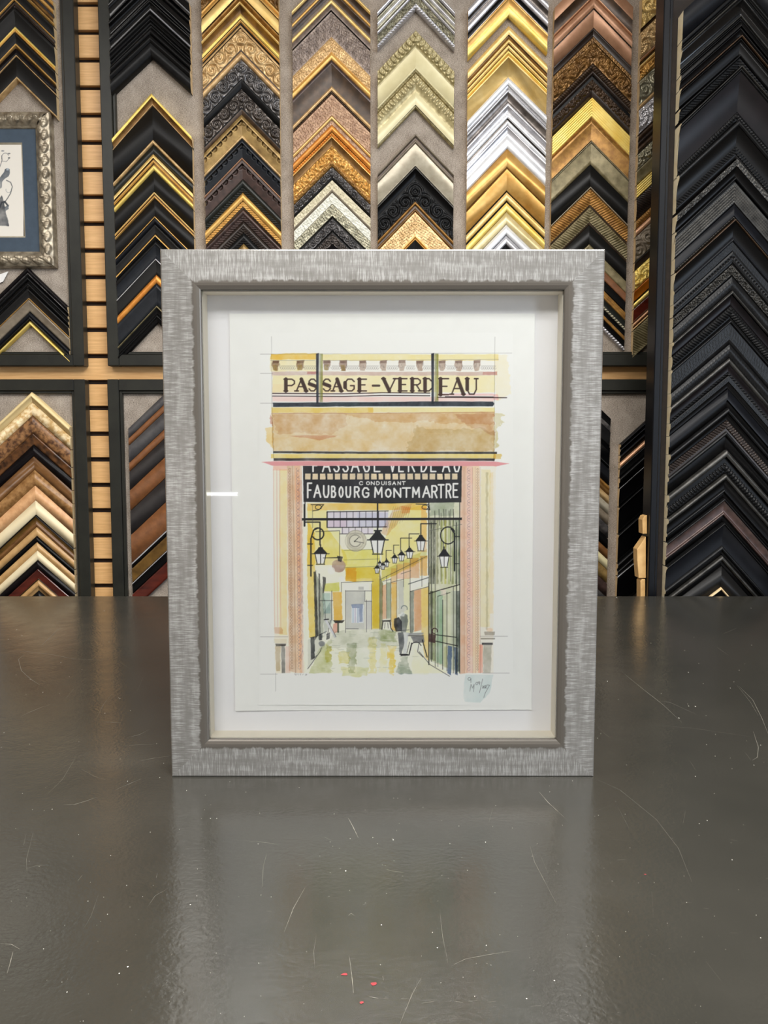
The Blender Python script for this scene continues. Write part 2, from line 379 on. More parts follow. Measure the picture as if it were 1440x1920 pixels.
# scratches and specks worn into the paint
D('scratch', (150, 146, 134), (104, 100, 90), rough=.5, nscale=200, contrast=.1)
D('speck', (240, 238, 228), (222, 218, 206), rough=.6, nscale=50)
D('redpaint', (170, 60, 66), (140, 54, 56), rough=.6, nscale=300)
def table_marks():
    v = []; f = []; mi = []
    zt = TABLE_Z + .00015
    def strip(pts, w, m=0):
        P = [Vector(on_table(*p)) for p in pts]
        P = [Vector((p.x, p.y - 1.03)) for p in P]
        n = len(P); base = len(v)
        for i, p in enumerate(P):
            d = (P[min(i + 1, n - 1)] - P[max(i - 1, 0)]).normalized(); pr = Vector((-d.y, d.x))
            ww = w * (.25 if i in (0, n - 1) else 1.0) / 2
            v.append((p.x + pr.x * ww, p.y + pr.y * ww, zt)); v.append((p.x - pr.x * ww, p.y - pr.y * ww, zt))
        for i in range(n - 1): f.append((base + 2 * i, base + 2 * i + 1, base + 2 * i + 3, base + 2 * i + 2)); mi.append(m)
    def fleck(px, py, rx, ry, m=1):
        c = on_table(px, py); sc = c[1] / FPX; b0 = len(v); k = 7
        asp = 1 / max(.2, (CAM_Z - TABLE_Z) / c[1])
        for i in range(k):
            a = 2 * math.pi * i / k; rr = random.uniform(.6, 1.1)
            v.append((c[0] + rx * sc * rr * math.cos(a), c[1] - 1.03 + ry * sc * asp * rr * math.sin(a), zt + .0001))
        f.append(tuple(range(b0, b0 + k))); mi.append(m)
    A = lambda L, ox, oy, s: [(ox + x / s, oy + y / s) for x, y in L]
    a, b_, c_ = (0, 1110, 2.37), (480, 1440, 3.0), (960, 1110, 2.37)
    for (L, w, o) in [
        ([(20,262),(120,264),(230,278),(330,298),(460,302)], .7, a), ([(110,275),(82,300),(95,350),(140,390),(180,415)], .7, a),
        ([(175,245),(220,205),(275,150)], .6, a), ([(88,556),(130,535),(185,512),(240,498)], .6, a), ([(455,577),(495,579),(536,581)], 1.2, a),
        ([(575,645),(620,634),(660,612)], .8, a), ([(545,684),(620,679),(700,675)], .6, a), ([(622,750),(690,738),(755,729)], 1.3, a),
        ([(283,946),(330,945),(380,930),(430,912)], 1.4, a), ([(512,880),(570,855),(628,830)], 1.2, a), ([(358,785),(420,820),(470,835)], .5, a),
        ([(0,1564),(50,1566),(88,1588)], 1.6, a), ([(58,1598),(45,1650),(32,1695)], 2.2, a), ([(115,1080),(105,1125)], .9, a),
        ([(118,1230),(160,1217),(208,1213)], .7, a), ([(700,1250),(694,1272)], 1.2, a), ([(655,1400),(690,1350),(740,1322)], .7, a),
        ([(345,1285),(365,1260)], 1.6, a), ([(292,475),(328,430)], .7, a), ([(520,305),(585,345)], .5, a), ([(635,380),(610,440)], .4, a),
        ([(345,720),(280,830),(200,910)], .4, a), ([(120,1250),(117,1190),(150,1060)], .4, a), ([(430,560),(460,500),(500,450)], .4, a),
        ([(440,1340),(405,1440),(370,1500)], .4, a), ([(1080,1105),(1138,1110)], .8, a),
        ([(518,280),(545,330),(575,392)], 2.0, b_), ([(0,412),(60,422),(125,431)], 1.0, b_), ([(160,920),(210,790),(275,675)], 1.5, b_),
        ([(383,388),(430,412)], .9, b_), ([(524,1058),(538,1160),(548,1268)], 1.8, b_), ([(930,1180),(880,1270),(810,1440)], .9, b_),
        ([(1115,1105),(1180,1075),(1300,1052),(1430,1032)], 1.1, b_), ([(735,572),(780,583),(830,588)], 1.3, b_),
        ([(60,480),(40,560),(35,670)], .6, b_), ([(630,1285),(665,1293),(690,1297)], 2.2, b_), ([(815,1299),(855,1299)], 2.0, b_),
        ([(700,1296),(750,1300)], 1.8, b_), ([(940,1322),(1000,1315)], 1.7, b_), ([(1120,1312),(1165,1322)], 1.6, b_), ([(1195,1315),(1245,1310)], 1.8, b_),
        ([(1300,1320),(1350,1312)], 1.6, b_), ([(1330,230),(1310,310)], .5, b_), ([(712,1172),(718,1195)], 1.8, b_), ([(1035,820),(1050,950),(1080,1100)], .5, b_),
        ([(340,940),(325,1030),(330,1120)], .4, b_), ([(520,830),(535,818),(552,830)], 1.8, b_), ([(600,770),(630,762)], 1.5, b_),
        ([(60,806),(90,808)], 1.6, b_),
        ([(500,365),(580,430),(670,500),(755,580)], .9, c_), ([(610,480),(700,490),(815,542)], .7, c_), ([(1010,420),(1070,480),(1110,560),(1138,630)], 1.0, c_),
        ([(1000,415),(1060,490),(1095,550)], .6, c_), ([(1072,620),(1095,690),(1090,735),(1068,748)], 1.1, c_), ([(1035,712),(1062,748)], .7, c_),
        ([(440,108),(470,84)], 1.0, c_), ([(940,185),(1000,160)], .9, c_), ([(912,246),(960,280)], .8, c_), ([(600,590),(800,605),(1138,655)], .4, c_),
        ([(370,830),(480,880),(640,1010),(740,1140),(800,1290)], .45, c_), ([(122,890),(160,935),(230,1000)], 1.6, c_), ([(470,955),(520,1050)], .7, c_),
        ([(770,975),(760,1030)], .7, c_), ([(80,1130),(100,1200),(195,1382)], .8, c_), ([(130,1180),(160,1250)], .6, c_),
        ([(370,975),(440,950)], .5, c_), ([(430,1100),(570,1108)], .6, c_), ([(470,1192),(505,1188)], 1.3, c_), ([(380,600),(430,645)], .6, c_),
        ([(790,750),(815,790)], .7, c_), ([(970,1515),(1005,1517)], 1.1, c_), ([(615,1608),(640,1618)], 1.6, c_), ([(860,1640),(930,1730)], .5, c_),
        ([(85,1842),(130,1838)], 1.3, c_), ([(560,1760),(680,1800)], .5, c_), ([(700,1150),(720,1158)], 1.1, c_), ([(970,1100),(1000,1106)], 1.2, c_),
        ([(750,1380),(800,1382)], 1.0, c_), ([(850,1405),(875,1408)], 1.2, c_), ([(620,1330),(630,1450)], .4, c_)]:
        pts = A(L, *o); yy = sum(p[1] for p in pts) / len(pts)
        dep = on_table(720, yy)[1]
        strip(pts, w * .6 * dep / FPX)
    for (px, py, r_, o) in [(100,896,1.4,a),(308,377,1,a),(533,474,1,a),(580,527,1,a),(567,842,1.7,a),(710,825,1.6,a),(568,1666,3.6,a),(530,1696,2.8,a),
        (478,1433,1.8,a),(391,1375,1.6,a),(846,1391,2.6,a),(461,1357,1.4,a),(563,1305,1.8,a),(935,1007,1.4,a),(963,1007,1.4,a),(829,883,1.2,a),(298,1779,2.2,a),
        (370,1908,2,a),(980,1874,1.8,a),(492,1172,1.6,a),(668,1068,1.5,a),(875,1352,1.5,a),(232,966,1.4,a),(18,626,1.2,a),(194,1587,1.6,a),(275,1735,1.5,a),
        (772,405,2.4,b_),(530,398,1.6,b_),(657,392,1.5,b_),(1291,418,2.4,b_),(1190,576,1.8,b_),(1158,505,1,b_),(993,926,2,b_),(1020,1013,2.8,b_),(1295,999,2.6,b_),
        (1230,1286,2,b_),(28,716,1.6,b_),(12,428,1.5,b_),(16,1099,2,b_),(705,884,3,b_),(505,580,3,b_),(1372,940,1.2,b_),(420,876,1,b_),(700,1108,1.5,b_),
        (742,561,2.4,c_),(815,509,2.2,c_),(785,507,1.6,c_),(424,397,1.7,c_),(784,357,1.4,c_),(867,1016,1.8,c_),(832,1030,1.5,c_),(978,1191,2,c_),(776,1380,1.8,c_),
        (478,1622,1.8,c_),(188,1728,2.8,c_),(1075,770,1.5,c_),(815,820,1.8,c_),(445,1286,1.2,c_),(632,1292,1.2,c_),(1105,1538,2,c_),(505,1510,1.5,c_),(383,1530,1.5,c_),
        (690,1473,1.2,c_),(1085,1437,1.4,c_),(903,730,1.2,c_),(65,1808,2.6,c_),(838,1842,1.6,c_),(1105,681,1.3,c_),(465,25,1.6,c_),(672,22,1.6,c_),(850,407,1,c_)]:
        s = o[2]; fleck(o[0] + px / s, o[1] + py / s, r_ / s * 1.15, r_ / s * 1.0)
    for _ in range(260):
        px = random.uniform(0, 1440); py = 1130 + 790 * random.random() ** .8
        if 322 < px < 1113 and py < 1462: continue
        fleck(px, py, random.uniform(.25, .6), random.uniform(.25, .5))
    for (px, py, rx, ry) in ((646, 1827, 8, 3.2), (701, 1845, 9, 4.5), (678, 1880, 5, 3), (1210, 1640, 3, 1)):
        fleck(px, py, rx, ry, 2)
    o = mesh_obj('scratches', v, f, [M['scratch'], M['speck'], M['redpaint']], T, fmat=mi); o['kind'] = 'stuff'
    o['label'] = 'pale scratches and paint specks in the table surface'
table_marks()

# ------------------------------------------------------------------ a small paint box (fills a colour grid, used as pigment of drawn sheets)
class Canvas:
    """x, y run over a window of sheet units; k cells per unit"""
    def __init__(s, x0, y0, x1, y1, k, base, seed=3):
        s.x0, s.y0, s.k = x0, y0, k
        s.W = int((x1 - x0) * k) + 1; s.H = int((y1 - y0) * k) + 1
        s.a = np.empty((s.H, s.W, 3), np.float32); s.a[:] = np.array(base, np.float32)
        s.r = np.random.default_rng(seed)
        s.n1 = s.field(18, 3); s.n2 = s.field(5, 2)
    def field(s, cell, oct_=2):
        out = np.zeros((s.H, s.W), np.float32); amp = 1; tot = 0; c = cell * s.k
        for _ in range(oct_):
            gh, gw = int(s.H / c) + 3, int(s.W / c) + 3; g = s.r.random((gh, gw)).astype(np.float32)
            yy = np.arange(s.H) / c; xx = np.arange(s.W) / c
            yi = yy.astype(int); xi = xx.astype(int); fy = (yy - yi)[:, None]; fx = (xx - xi)[None, :]
            fy = fy * fy * (3 - 2 * fy); fx = fx * fx * (3 - 2 * fx)
            out += amp * (g[yi][:, xi] * (1 - fy) * (1 - fx) + g[yi + 1][:, xi] * fy * (1 - fx) + g[yi][:, xi + 1] * (1 - fy) * fx + g[yi + 1][:, xi + 1] * fy * fx)
            tot += amp; amp *= .5; c = max(c / 2.3, 1.0)
        return out / tot
    def win(s, xa, ya, xb, yb, pad):
        i0 = max(0, int((xa - pad - s.x0) * s.k)); i1 = min(s.W, int((xb + pad - s.x0) * s.k) + 2)
        j0 = max(0, int((ya - pad - s.y0) * s.k)); j1 = min(s.H, int((yb + pad - s.y0) * s.k) + 2)
        if i1 <= i0 or j1 <= j0: return None
        X, Y = np.meshgrid(s.x0 + np.arange(i0, i1) / s.k, s.y0 + np.arange(j0, j1) / s.k)
        return i0, i1, j0, j1, X.astype(np.float32), Y.astype(np.float32)
    def put(s, W, mask, col, mul=False):
        i0, i1, j0, j1 = W[:4]; A = s.a[j0:j1, i0:i1]; m = mask[..., None]; c = np.array(col, np.float32)
        if mul: A[:] = A * (1 - m * (1 - c / 236.0))
        else: A[:] = A * (1 - m) + c * m
    def line(s, pts, w, col, al=1.0, mul=False):
        xs = [p[0] for p in pts]; ys = [p[1] for p in pts]
        W = s.win(min(xs), min(ys), max(xs), max(ys), w + 1.2)
        if W is None: return
        X, Y = W[4], W[5]; d = np.full(X.shape, 1e9, np.float32)
        for (ax, ay), (bx, by) in zip(pts[:-1], pts[1:]):
            dx, dy = bx - ax, by - ay; L = dx * dx + dy * dy + 1e-9
            t = np.clip(((X - ax) * dx + (Y - ay) * dy) / L, 0, 1)
            d = np.minimum(d, np.hypot(X - ax - t * dx, Y - ay - t * dy))
        s.put(W, np.clip((w / 2 - d) / .7 + .5, 0, 1) * al, col, mul)
    def poly(s, pts, col, al=1.0, mul=True, rag=0.0, mottle=.35, soft=.6, edge=0.0):
        xs = [p[0] for p in pts]; ys = [p[1] for p in pts]
        W = s.win(min(xs), min(ys), max(xs), max(ys), rag + soft + .5)
        if W is None: return
        i0, i1, j0, j1, X, Y = W
        if rag:
            X = X + (s.n2[j0:j1, i0:i1] - .5) * rag * 3; Y = Y + (s.n2.T[:1, :1] * 0 + s.n1[j0:j1, i0:i1] - .5) * rag * 3
        ins = np.zeros(X.shape, bool); d = np.full(X.shape, 1e9, np.float32)
        n = len(pts)
        for i in range(n):
            ax, ay = pts[i]; bx, by = pts[(i + 1) % n]
            if ay != by:
                c = ((ay > Y) != (by > Y)) & (X < (bx - ax) * (Y - ay) / (by - ay) + ax); ins ^= c
            dx, dy = bx - ax, by - ay; L = dx * dx + dy * dy + 1e-9
            t = np.clip(((X - ax) * dx + (Y - ay) * dy) / L, 0, 1)
            d = np.minimum(d, np.hypot(X - ax - t * dx, Y - ay - t * dy))
        sd = np.where(ins, d, -d); m = np.clip(sd / soft + .5, 0, 1)
        if mottle: m = m * np.clip(1 - mottle * (1.6 * s.n1[j0:j1, i0:i1] + .4 * s.n2[j0:j1, i0:i1] - .4), 0, 1.15)
        if edge: m = m * (1 + edge * np.exp(-np.clip(sd, 0, 9) / 1.0))
        s.put(W, np.clip(m * al, 0, 1), col, mul)
    def rect(s, xa, ya, xb, yb, col, **k): s.poly([(xa, ya), (xb, ya), (xb, yb), (xa, yb)], col, **k)
    def disc(s, cx, cy, rx, ry, col, **k):
        s.poly([(cx + rx * math.cos(t * math.pi / 10), cy + ry * math.sin(t * math.pi / 10)) for t in range(20)], col, **k)
    def arc(s, cx, cy, r, a0, a1, w, col, al=1.0, ry=None, n=18, mul=False):
        s.line([(cx + r * math.cos(math.radians(a0 + (a1 - a0) * i / n)), cy + (ry or r) * math.sin(math.radians(a0 + (a1 - a0) * i / n))) for i in range(n + 1)], w, col, al, mul)
    def hatch(s, xa, ya, xb, yb, n, w, col, al):
        for _ in range(n):
            x = s.r.uniform(xa, xb); y = s.r.uniform(ya, yb); L = s.r.uniform(.3, 1) * min(yb - ya, 8)
            s.line([(x, y), (x + s.r.uniform(-2, 2), min(y + L, yb))], w, col, al)

GL = {  # letter skeletons in a unit box, y up
 'A': [[(0,0),(.5,1),(1,0)],[(.2,.36),(.8,.36)]],
 'B': [[(0,0),(0,1),(.55,1),(.8,.88),(.8,.66),(.55,.54),(0,.54)],[(.55,.54),(.95,.42),(1,.2),(.7,0),(0,0)]],
 'C': [[(1,.8),(.75,1),(.3,1),(0,.7),(0,.3),(.3,0),(.75,0),(1,.2)]],
 'D': [[(0,0),(0,1),(.5,1),(.9,.75),(1,.5),(.9,.25),(.5,0),(0,0)]],
 'E': [[(1,1),(0,1),(0,0),(1,0)],[(0,.52),(.8,.52)]],
 'F': [[(1,1),(0,1),(0,0)],[(0,.52),(.8,.52)]],
 'G': [[(1,.8),(.75,1),(.3,1),(0,.7),(0,.3),(.3,0),(.75,0),(1,.18),(1,.45),(.6,.45)]],
 'I': [[(.5,0),(.5,1)]],
 'M': [[(0,0),(.05,1),(.5,.3),(.95,1),(1,0)]],
 'N': [[(0,0),(0,1),(1,0),(1,1)]],
 'O': [[(.5,1),(.15,.85),(0,.5),(.15,.15),(.5,0),(.85,.15),(1,.5),(.85,.85),(.5,1)]],
 'P': [[(0,0),(0,1),(.7,1),(1,.85),(1,.62),(.7,.46),(0,.46)]],
 'R': [[(0,0),(0,1),(.7,1),(1,.85),(1,.65),(.7,.5),(0,.5)],[(.5,.5),(1,0)]],
 'S': [[(.95,.82),(.7,1),(.3,1),(.03,.82),(.1,.6),(.85,.42),(.97,.2),(.7,0),(.3,0),(.03,.18)]],
 'T': [[(0,1),(1,1)],[(.5,1),(.5,0)]],
 'U': [[(0,1),(0,.3),(.25,0),(.75,0),(1,.3),(1,1)]],
 'V': [[(0,1),(.5,0),(1,1)]],
 '-': [[(0,.45),(1,.45)]],
 '0': [[(.5,1),(0,.6),(.1,.1),(.6,0),(1,.4),(.9,.9),(.5,1)]], '2': [[(0,.8),(.5,1),(1,.75),(0,0),(1,0)]],
 '3': [[(0,.9),(.7,1),(.4,.55),(1,.4),(.6,0),(0,-.1)]], '9': [[(1,.7),(.5,.5),(.1,.75),(.5,1),(1,.85),(.8,0)]], '/': [[(0,0),(1,1)]],
}
SERIF = {'P': [(0,0),(0,1)], 'A': [(0,0),(1,0)], 'E': [(0,0),(0,1)], 'V': [(0,1),(1,1)], 'R': [(0,0),(0,1),(1,0)], 'D': [(0,0),(0,1)], 'U': [(0,1),(1,1)]}
THICK = {'P': [[(0,0),(0,1)]], 'A': [[(.5,1),(1,0)]], 'E': [[(0,0),(0,1)]], 'V': [[(0,1),(.5,0)]], 'R': [[(0,0),(0,1)]], 'D': [[(0,0),(0,1)]], 'U': [[(0,1),(0,.3)]],
         'G': [[(0,.7),(0,.3)]], 'S': [[(.1,.6),(.85,.42)]]}
def letter(c, ch, x0, x1, y0, y1, w, col, al=1.0, serif=False):
    f = lambda p: (x0 + p[0] * (x1 - x0), y1 + (y0 - y1) * p[1])
    for s in GL[ch]: c.line([f(p) for p in s], w * (.75 if serif else 1), col, al)
    if serif:
        for s in THICK.get(ch, []): c.line([f(p) for p in s], w * 1.95, col, al)
        for p in SERIF.get(ch, []):
            q = f(p); c.line([(q[0] - 3.4, q[1]), (q[0] + 3.4, q[1])], w * .8, col, al)

def grid_sheet(name, parent, c, pt, pad, white, step, extra_mat=None):
    """a flat sheet (grid) carrying the canvas' colours; pt(x, y) gives its local position"""
    x1 = c.x0 + (c.W - 1) / c.k; y1 = c.y0 + (c.H - 1) / c.k
    nx = int((x1 - c.x0) / step) + 1; ny = int((y1 - c.y0) / step) + 1
    X = np.linspace(c.x0, x1, nx); Y = np.linspace(c.y0, y1, ny)
    xi = np.clip(((X - c.x0) * c.k), 0, c.W - 1.001); yi = np.clip(((Y - c.y0) * c.k), 0, c.H - 1.001)
    a, b_ = xi.astype(int), yi.astype(int); fx = (xi - a)[None, :, None]; fy = (yi - b_)[:, None, None]
    C = c.a[b_][:, a] * (1 - fx) * (1 - fy) + c.a[b_][:, a + 1] * fx * (1 - fy) + c.a[b_ + 1][:, a] * (1 - fx) * fy + c.a[b_ + 1][:, a + 1] * fx * fy
    C = lin(np.clip(C / white * 255, 0, 255)) * .84
    XX, YY = np.meshgrid(X, Y); V = pt(XX.ravel(), YY.ravel())
    i = np.arange(nx * ny).reshape(ny, nx)
    F = np.stack([i[1:, :-1], i[1:, 1:], i[:-1, 1:], i[:-1, :-1]], -1).reshape(-1, 4)
    o = mesh_obj(name, V, F, [art_mat(name + '_pigment')], parent)
    at_ = o.data.attributes.new('pigment', 'FLOAT_COLOR', 'POINT')
    at_.data.foreach_set('color', np.concatenate([C.reshape(-1, 3), np.ones((nx * ny, 1))], 1).astype(np.float32).ravel())
    return o

# ------------------------------------------------------------------ the framed watercolour
FY = 0.85
fxl = at(322, 1457, FY)[0]; fxr = at(1113, 1457, FY)[0]; fzt = at(717, 467, FY)[1]
FW, FH = fxr - fxl, fzt - TABLE_Z
FR = empty('picture_frame', ((fxl + fxr) / 2, FY + .017, TABLE_Z), 'silver framed arcade watercolour standing upright on the dark grey table', 'picture frame')
RW = .0418
def rail(L, ang, loc):
    prof = [(0, -.036), (0, -.0008), (.0005, 0), (.0016, .0009), (.012, .0012), (.024, .0016), (.0345, .0020), (.0372, .0018), (.0402, .0008), (.0412, .0003), (RW, -.0004), (RW, -.004), (RW - .004, -.004), (RW - .004, -.036)]
    n = 40; V = []; F = []; fm = []
    for i in range(n + 1):
        for (y, z) in prof:
            t = i / n; V.append((y + (L - 2 * y) * t, y, z))
    k = len(prof)
    for i in range(n):
        for j in range(k):
            a, b_ = i * k + j, i * k + (j + 1) % k; c_, d_ = a + k, b_ + k; F.append((a, c_, d_, b_)); fm.append(0)
    F.append(tuple(range(k))); fm.append(1); F.append(tuple(n * k + j for j in range(k))[::-1]); fm.append(1)
    o = mesh_obj('rail', V, F, [M['rail'], M['pewter']], FR, fmat=fm)
    # local x along the rail, y towards the opening, z to the viewer
    ex = Vector((math.cos(ang), 0, math.sin(ang))); ey = Vector((-math.sin(ang), 0, math.cos(ang))); ez = ex.cross(ey)
    o.matrix_local = Matrix(((ex.x, ey.x, ez.x, loc[0]), (ex.y, ey.y, ez.y, loc[1]), (ex.z, ey.z, ez.z, loc[2]), (0, 0, 0, 1)))
    return o
y_ = -.017; hw = FW / 2
rail(FW, 0, (-hw, y_, 0)); rail(FH, math.pi / 2, (hw, y_, 0)); rail(FW, math.pi, (hw, y_, FH)); rail(FH, -math.pi / 2, (-hw, y_, FH))
iw, iz0, iz1 = hw - RW, RW, FH - RW                        # the sight opening
q = MB(); q.box(-iw - .003, iw + .003, y_ + .004, y_ + .0055, iz0 - .003, iz1 + .003); q.build('glazing', [M['glass']], FR)
D('spacerwhite', (232, 224, 208), (226, 218, 202), rough=.7, nscale=8)
DEP = .0265
for nm, b6 in (('spacer', (-iw - .0035, -iw + .0005, y_ + .006, y_ + DEP, iz0, iz1)), ('spacer', (iw - .0005, iw + .0035, y_ + .006, y_ + DEP, iz0, iz1)),
               ('spacer', (-iw + .0005, iw - .0005, y_ + .006, y_ + DEP, iz0 - .0035, iz0 + .0005)), ('spacer', (-iw + .0005, iw - .0005, y_ + .006, y_ + DEP, iz1 - .0005, iz1 + .0035))):
    q = MB(); q.box(*b6); q.build(nm, [M['spacerwhite']], FR)
D('matwhite', (229, 228, 231), (227, 226, 229), rough=.85, nscale=20)
q = MB(); q.box(-iw - .0035, iw + .0035, y_ + DEP, y_ + DEP + .003, iz0 - .0035, iz1 + .0035); q.build('mat_board', [M['matwhite']], FR)
q = MB(); q.box(-hw + .005, hw - .005, y_ + DEP + .003, y_ + DEP + .006, .005, FH - .005); q.build('backing_board', [M['lighttan']], FR)
# float-mounted sheet, a little in front of the mat board
PY = FY + DEP - .0022
D('paperwhite', (236, 236, 234), (233, 233, 231), rough=.85, nscale=60)
def sheet():
    cs = [(430, 588), (1003, 588), (997, 1331), (441, 1333)]
    C = [at(x, y, PY) for x, y in cs]
    n = 24; V = []; F = []
    for j in range(n + 1):
        for i in range(n + 1):
            u, t = i / n, j / n
            x = (C[0][0] * (1 - u) + C[1][0] * u) * (1 - t) + (C[3][0] * (1 - u) + C[2][0] * u) * t
            z = (C[0][1] * (1 - u) + C[1][1] * u) * (1 - t) + (C[3][1] * (1 - u) + C[2][1] * u) * t
            e = .0005 * math.sin(7 * u + 2) * (abs(2 * t - 1) ** 6)
            V.append((x - FR.location.x, PY - FR.location.y + .0003 - e, z - TABLE_Z + .0004 * math.sin(9 * u) * (t > .99)))
    for j in range(n):
        for i in range(n):
            a = j * (n + 1) + i; F.append((a, a + n + 1, a + n + 2, a + 1))
    o = mesh_obj('paper_sheet', V, F, [M['paperwhite']], FR)
    md = o.modifiers.new('thick', 'SOLIDIFY'); md.thickness = .0012; md.offset = 1 if False else -1
    return o
sheet()

def paint():
    c = Canvas(486, 624, 962, 1322, 2.0, (236, 236, 234))
    INK = (34, 36, 44); PEN = (120, 116, 118)
    yel, cre, och, brn, pnk, mau = (238, 206, 100), (240, 226, 170), (222, 176, 102), (206, 152, 96), (240, 176, 172), (206, 172, 160)
    # pencil construction lines
    for L in ([(509,631),(510,760),(513,860)],[(928,632),(927,760),(926,870)],[(488,664),(960,662)],[(488,700),(512,700)],[(488,756),(515,756)],[(488,1194),(540,1194)],[(900,1193),(952,1193)],
              [(488,1264),(520,1264)],[(905,1262),(955,1262)],[(517,1262),(517,1296)]): c.line(L, .7, PEN, .55)
    # top band and frieze
    c.rect(507,663,593,697,cre,rag=1.2); c.rect(507,663,594,674,(240,200,84),rag=1.2); c.rect(604,664,934,676,(240,224,150),rag=1)
    c.poly([(925,664),(952,668),(958,740),(930,752)],(240,228,190),rag=3,al=.7)
    c.rect(604,675,934,697,(240,232,222),al=.5)
    for x, kk in ((517,1),(563,1),(613,1),(644,1),(680,0),(719,0),(754,0),(787,0),(829,0),(860,0),(894,0)):
        c.poly([(x-7,676),(x+7,675),(x+6,686),(x+4,695),(x-4,695),(x-7,686)],(150,118,104) if kk else (176,150,134),rag=1.2,al=.9)
        if kk: c.rect(x-5,684,x+3,695,(206,196,90),al=.7,rag=1)
        c.rect(x-6,676,x+6,681,(110,76,70),al=.55,rag=.6); c.hatch(x-7,676,x+7,690,9,.6,(96,84,84),.5)
    c.line([(507,676),(590,676)],.6,PEN,.6); c.line([(604,676),(935,674)],.6,PEN,.7)
    for x in range(524, 932, 4):
        if any(abs(x - xx) < 8 for xx in (517,563,600,613,644,680,719,754,787,829,860,894)): continue
        c.arc(x, 690, 2.2, 0, 300, .6, PEN, .6); c.line([(x-2,686),(x+2,686)],.6,PEN,.6)
    c.rect(510,697,932,704,(206,170,156),rag=.8,al=.9); c.rect(575,697,596,702,(196,96,100),rag=1,al=.7); c.rect(905,697,932,703,(214,120,112),rag=1,al=.5)
    # name panel
    c.rect(511,704,928,736,(242,228,170),rag=.8,mottle=.3); c.rect(511,720,700,741,(250,216,206),al=.4,rag=1)
    LT = (70,50,46)
    for ch, a, b_, y0, y1 in (('P',536,552,711,733),('A',556,574,711,733),('S',579,593,711,733),('S',606,620,711,733),('A',624,640,711,733),('G',647,664,711,733),('E',674,687,711,733),
                              ('-',699,711,711,733),('V',719,741,710,733),('E',750,763,710,733),('R',773,788,710,733),('D',797,812,710,733),('E',826,841,710,740),('A',847,869,710,739),('U',876,893,710,739)):
        letter(c, ch, a, b_, y0, y1, 3.5 if ch != '-' else 4, LT, .95, serif=ch != '-')
    for y, x0, x1 in ((737.6,511,806),(742.6,511,806),(745,820,925)): c.line([(x0,y),(x0+130,y+.8),(x1-90,y-1.2),(x1,y-.6)],1.7,(48,28,34),.95)
    c.rect(511,744,926,753,(244,190,184),rag=.6,al=.75); c.rect(925,739,934,750,(240,150,150),rag=1,al=.6); c.rect(820,738,925,742,(244,170,170),al=.7)
    for x0, x1, g0, g1 in ((592.5,598,599,605),(808.5,814,815,822)):
        c.poly([(x0,663),(x1,662),(x1-.8,757),(x0+.5,757)],(36,40,54),mul=False,mottle=.15); c.rect(g0,663,g1,754,(132,140,84),mul=False,mottle=.4,al=.85); c.rect(g0+3.5,664,g1,750,(214,206,96),al=.8,mottle=.4)
        c.rect(x0+1.5,700,x1,750,(70,84,108),mul=False,al=.4)
    c.poly([(511.5,755),(700,754),(800,752.5),(925,753),(927,757),(924,762),(700,762),(512,763)],(30,40,54),mul=False,mottle=.2,rag=.3)
    c.rect(600,755,700,761,(52,78,84),mul=False,al=.35,rag=1)
    c.rect(509,764,700,774,(238,204,92),rag=.5,al=1); c.rect(690,764,928,773,(240,222,140),rag=.5)
    # great brown fascia
    c.poly([(509,775),(927,772),(927,847),(511,846)],(224,190,130),rag=.8,mottle=.5); c.poly([(510,775),(650,775),(652,800),(620,815),(520,812)],(212,166,136),al=.5,rag=4,mottle=.6)
    c.poly([(640,776),(926,774),(926,795),(700,790)],(218,170,118),al=.5,rag=4); c.poly([(850,776),(926,775),(925,815),(880,800)],(202,150,124),al=.45,rag=4)
    c.poly([(780,800),(926,806),(926,846),(760,846)],(196,178,128),al=.5,rag=5); c.poly([(513,818),(700,826),(700,846),(513,846)],(240,216,150),al=.25,rag=4)
    c.poly([(540,817),(610,816),(635,817),(600,825)],(210,110,80),al=.45,rag=1.5); c.line([(509,775),(700,775),(926,773)],1,(170,96,60),.6)
    c.poly([(498,803),(512,800),(514,846),(506,832),(500,825)],(240,210,140),rag=2); c.poly([(508,776),(512,790),(512,800),(506,790)],(214,160,140),rag=1.5)
    c.poly([(927,774),(948,777),(938,786),(944,793),(930,806),(934,832),(927,842)],(214,204,150),rag=3.5,al=.9)
    for _ in range(60):
        x = c.r.uniform(530, 915); y = c.r.uniform(782, 838); c.line([(x,y),(x+c.r.uniform(6,22),y+c.r.uniform(-3,6))],c.r.uniform(.7,1.6),(236,200,140),.22)
    c.poly([(512,846),(700,847),(932,847),(932,851),(700,851),(512,850)],(44,44,42),mul=False,mottle=.25,rag=.3)
    c.rect(508,851,930,859,(238,210,104),rag=.5); c.rect(925,850,940,860,(230,190,80),rag=1.5,al=.8)
    c.poly([(513,859),(928,859.5),(927,864),(513,864)],(50,42,44),mul=False,mottle=.25,rag=.3)
    c.poly([(491,866),(514,865),(925,865),(955,869),(930,874),(860,873),(510,873)],(238,160,164),rag=.6,al=1,mottle=.2)
    # left pier
    c.poly([(512,873),(570,873),(570,1180),(572,1262),(517,1262),(514,1180)],(246,226,190),rag=.7,al=.55)
    c.rect(524,880,538,1190,(238,228,176),rag=.6); c.rect(512,873,538,882,(244,178,170),rag=1,al=.7)
    for x in (513,519,524.5): c.line([(x,880),(x+.3,1000),(x+2,1175)],1,(220,150,130),.55)
    c.poly([(538,873),(552,873),(557,1262),(542,1258)],(218,182,154),rag=.5,al=1,mottle=.5); c.poly([(552,873),(562,873),(566,1262),(557,1262)],(240,204,172),rag=.4)
    c.poly([(552,873),(566,873),(569,1262),(562,1262)],(230,198,186),rag=.5,al=.8)
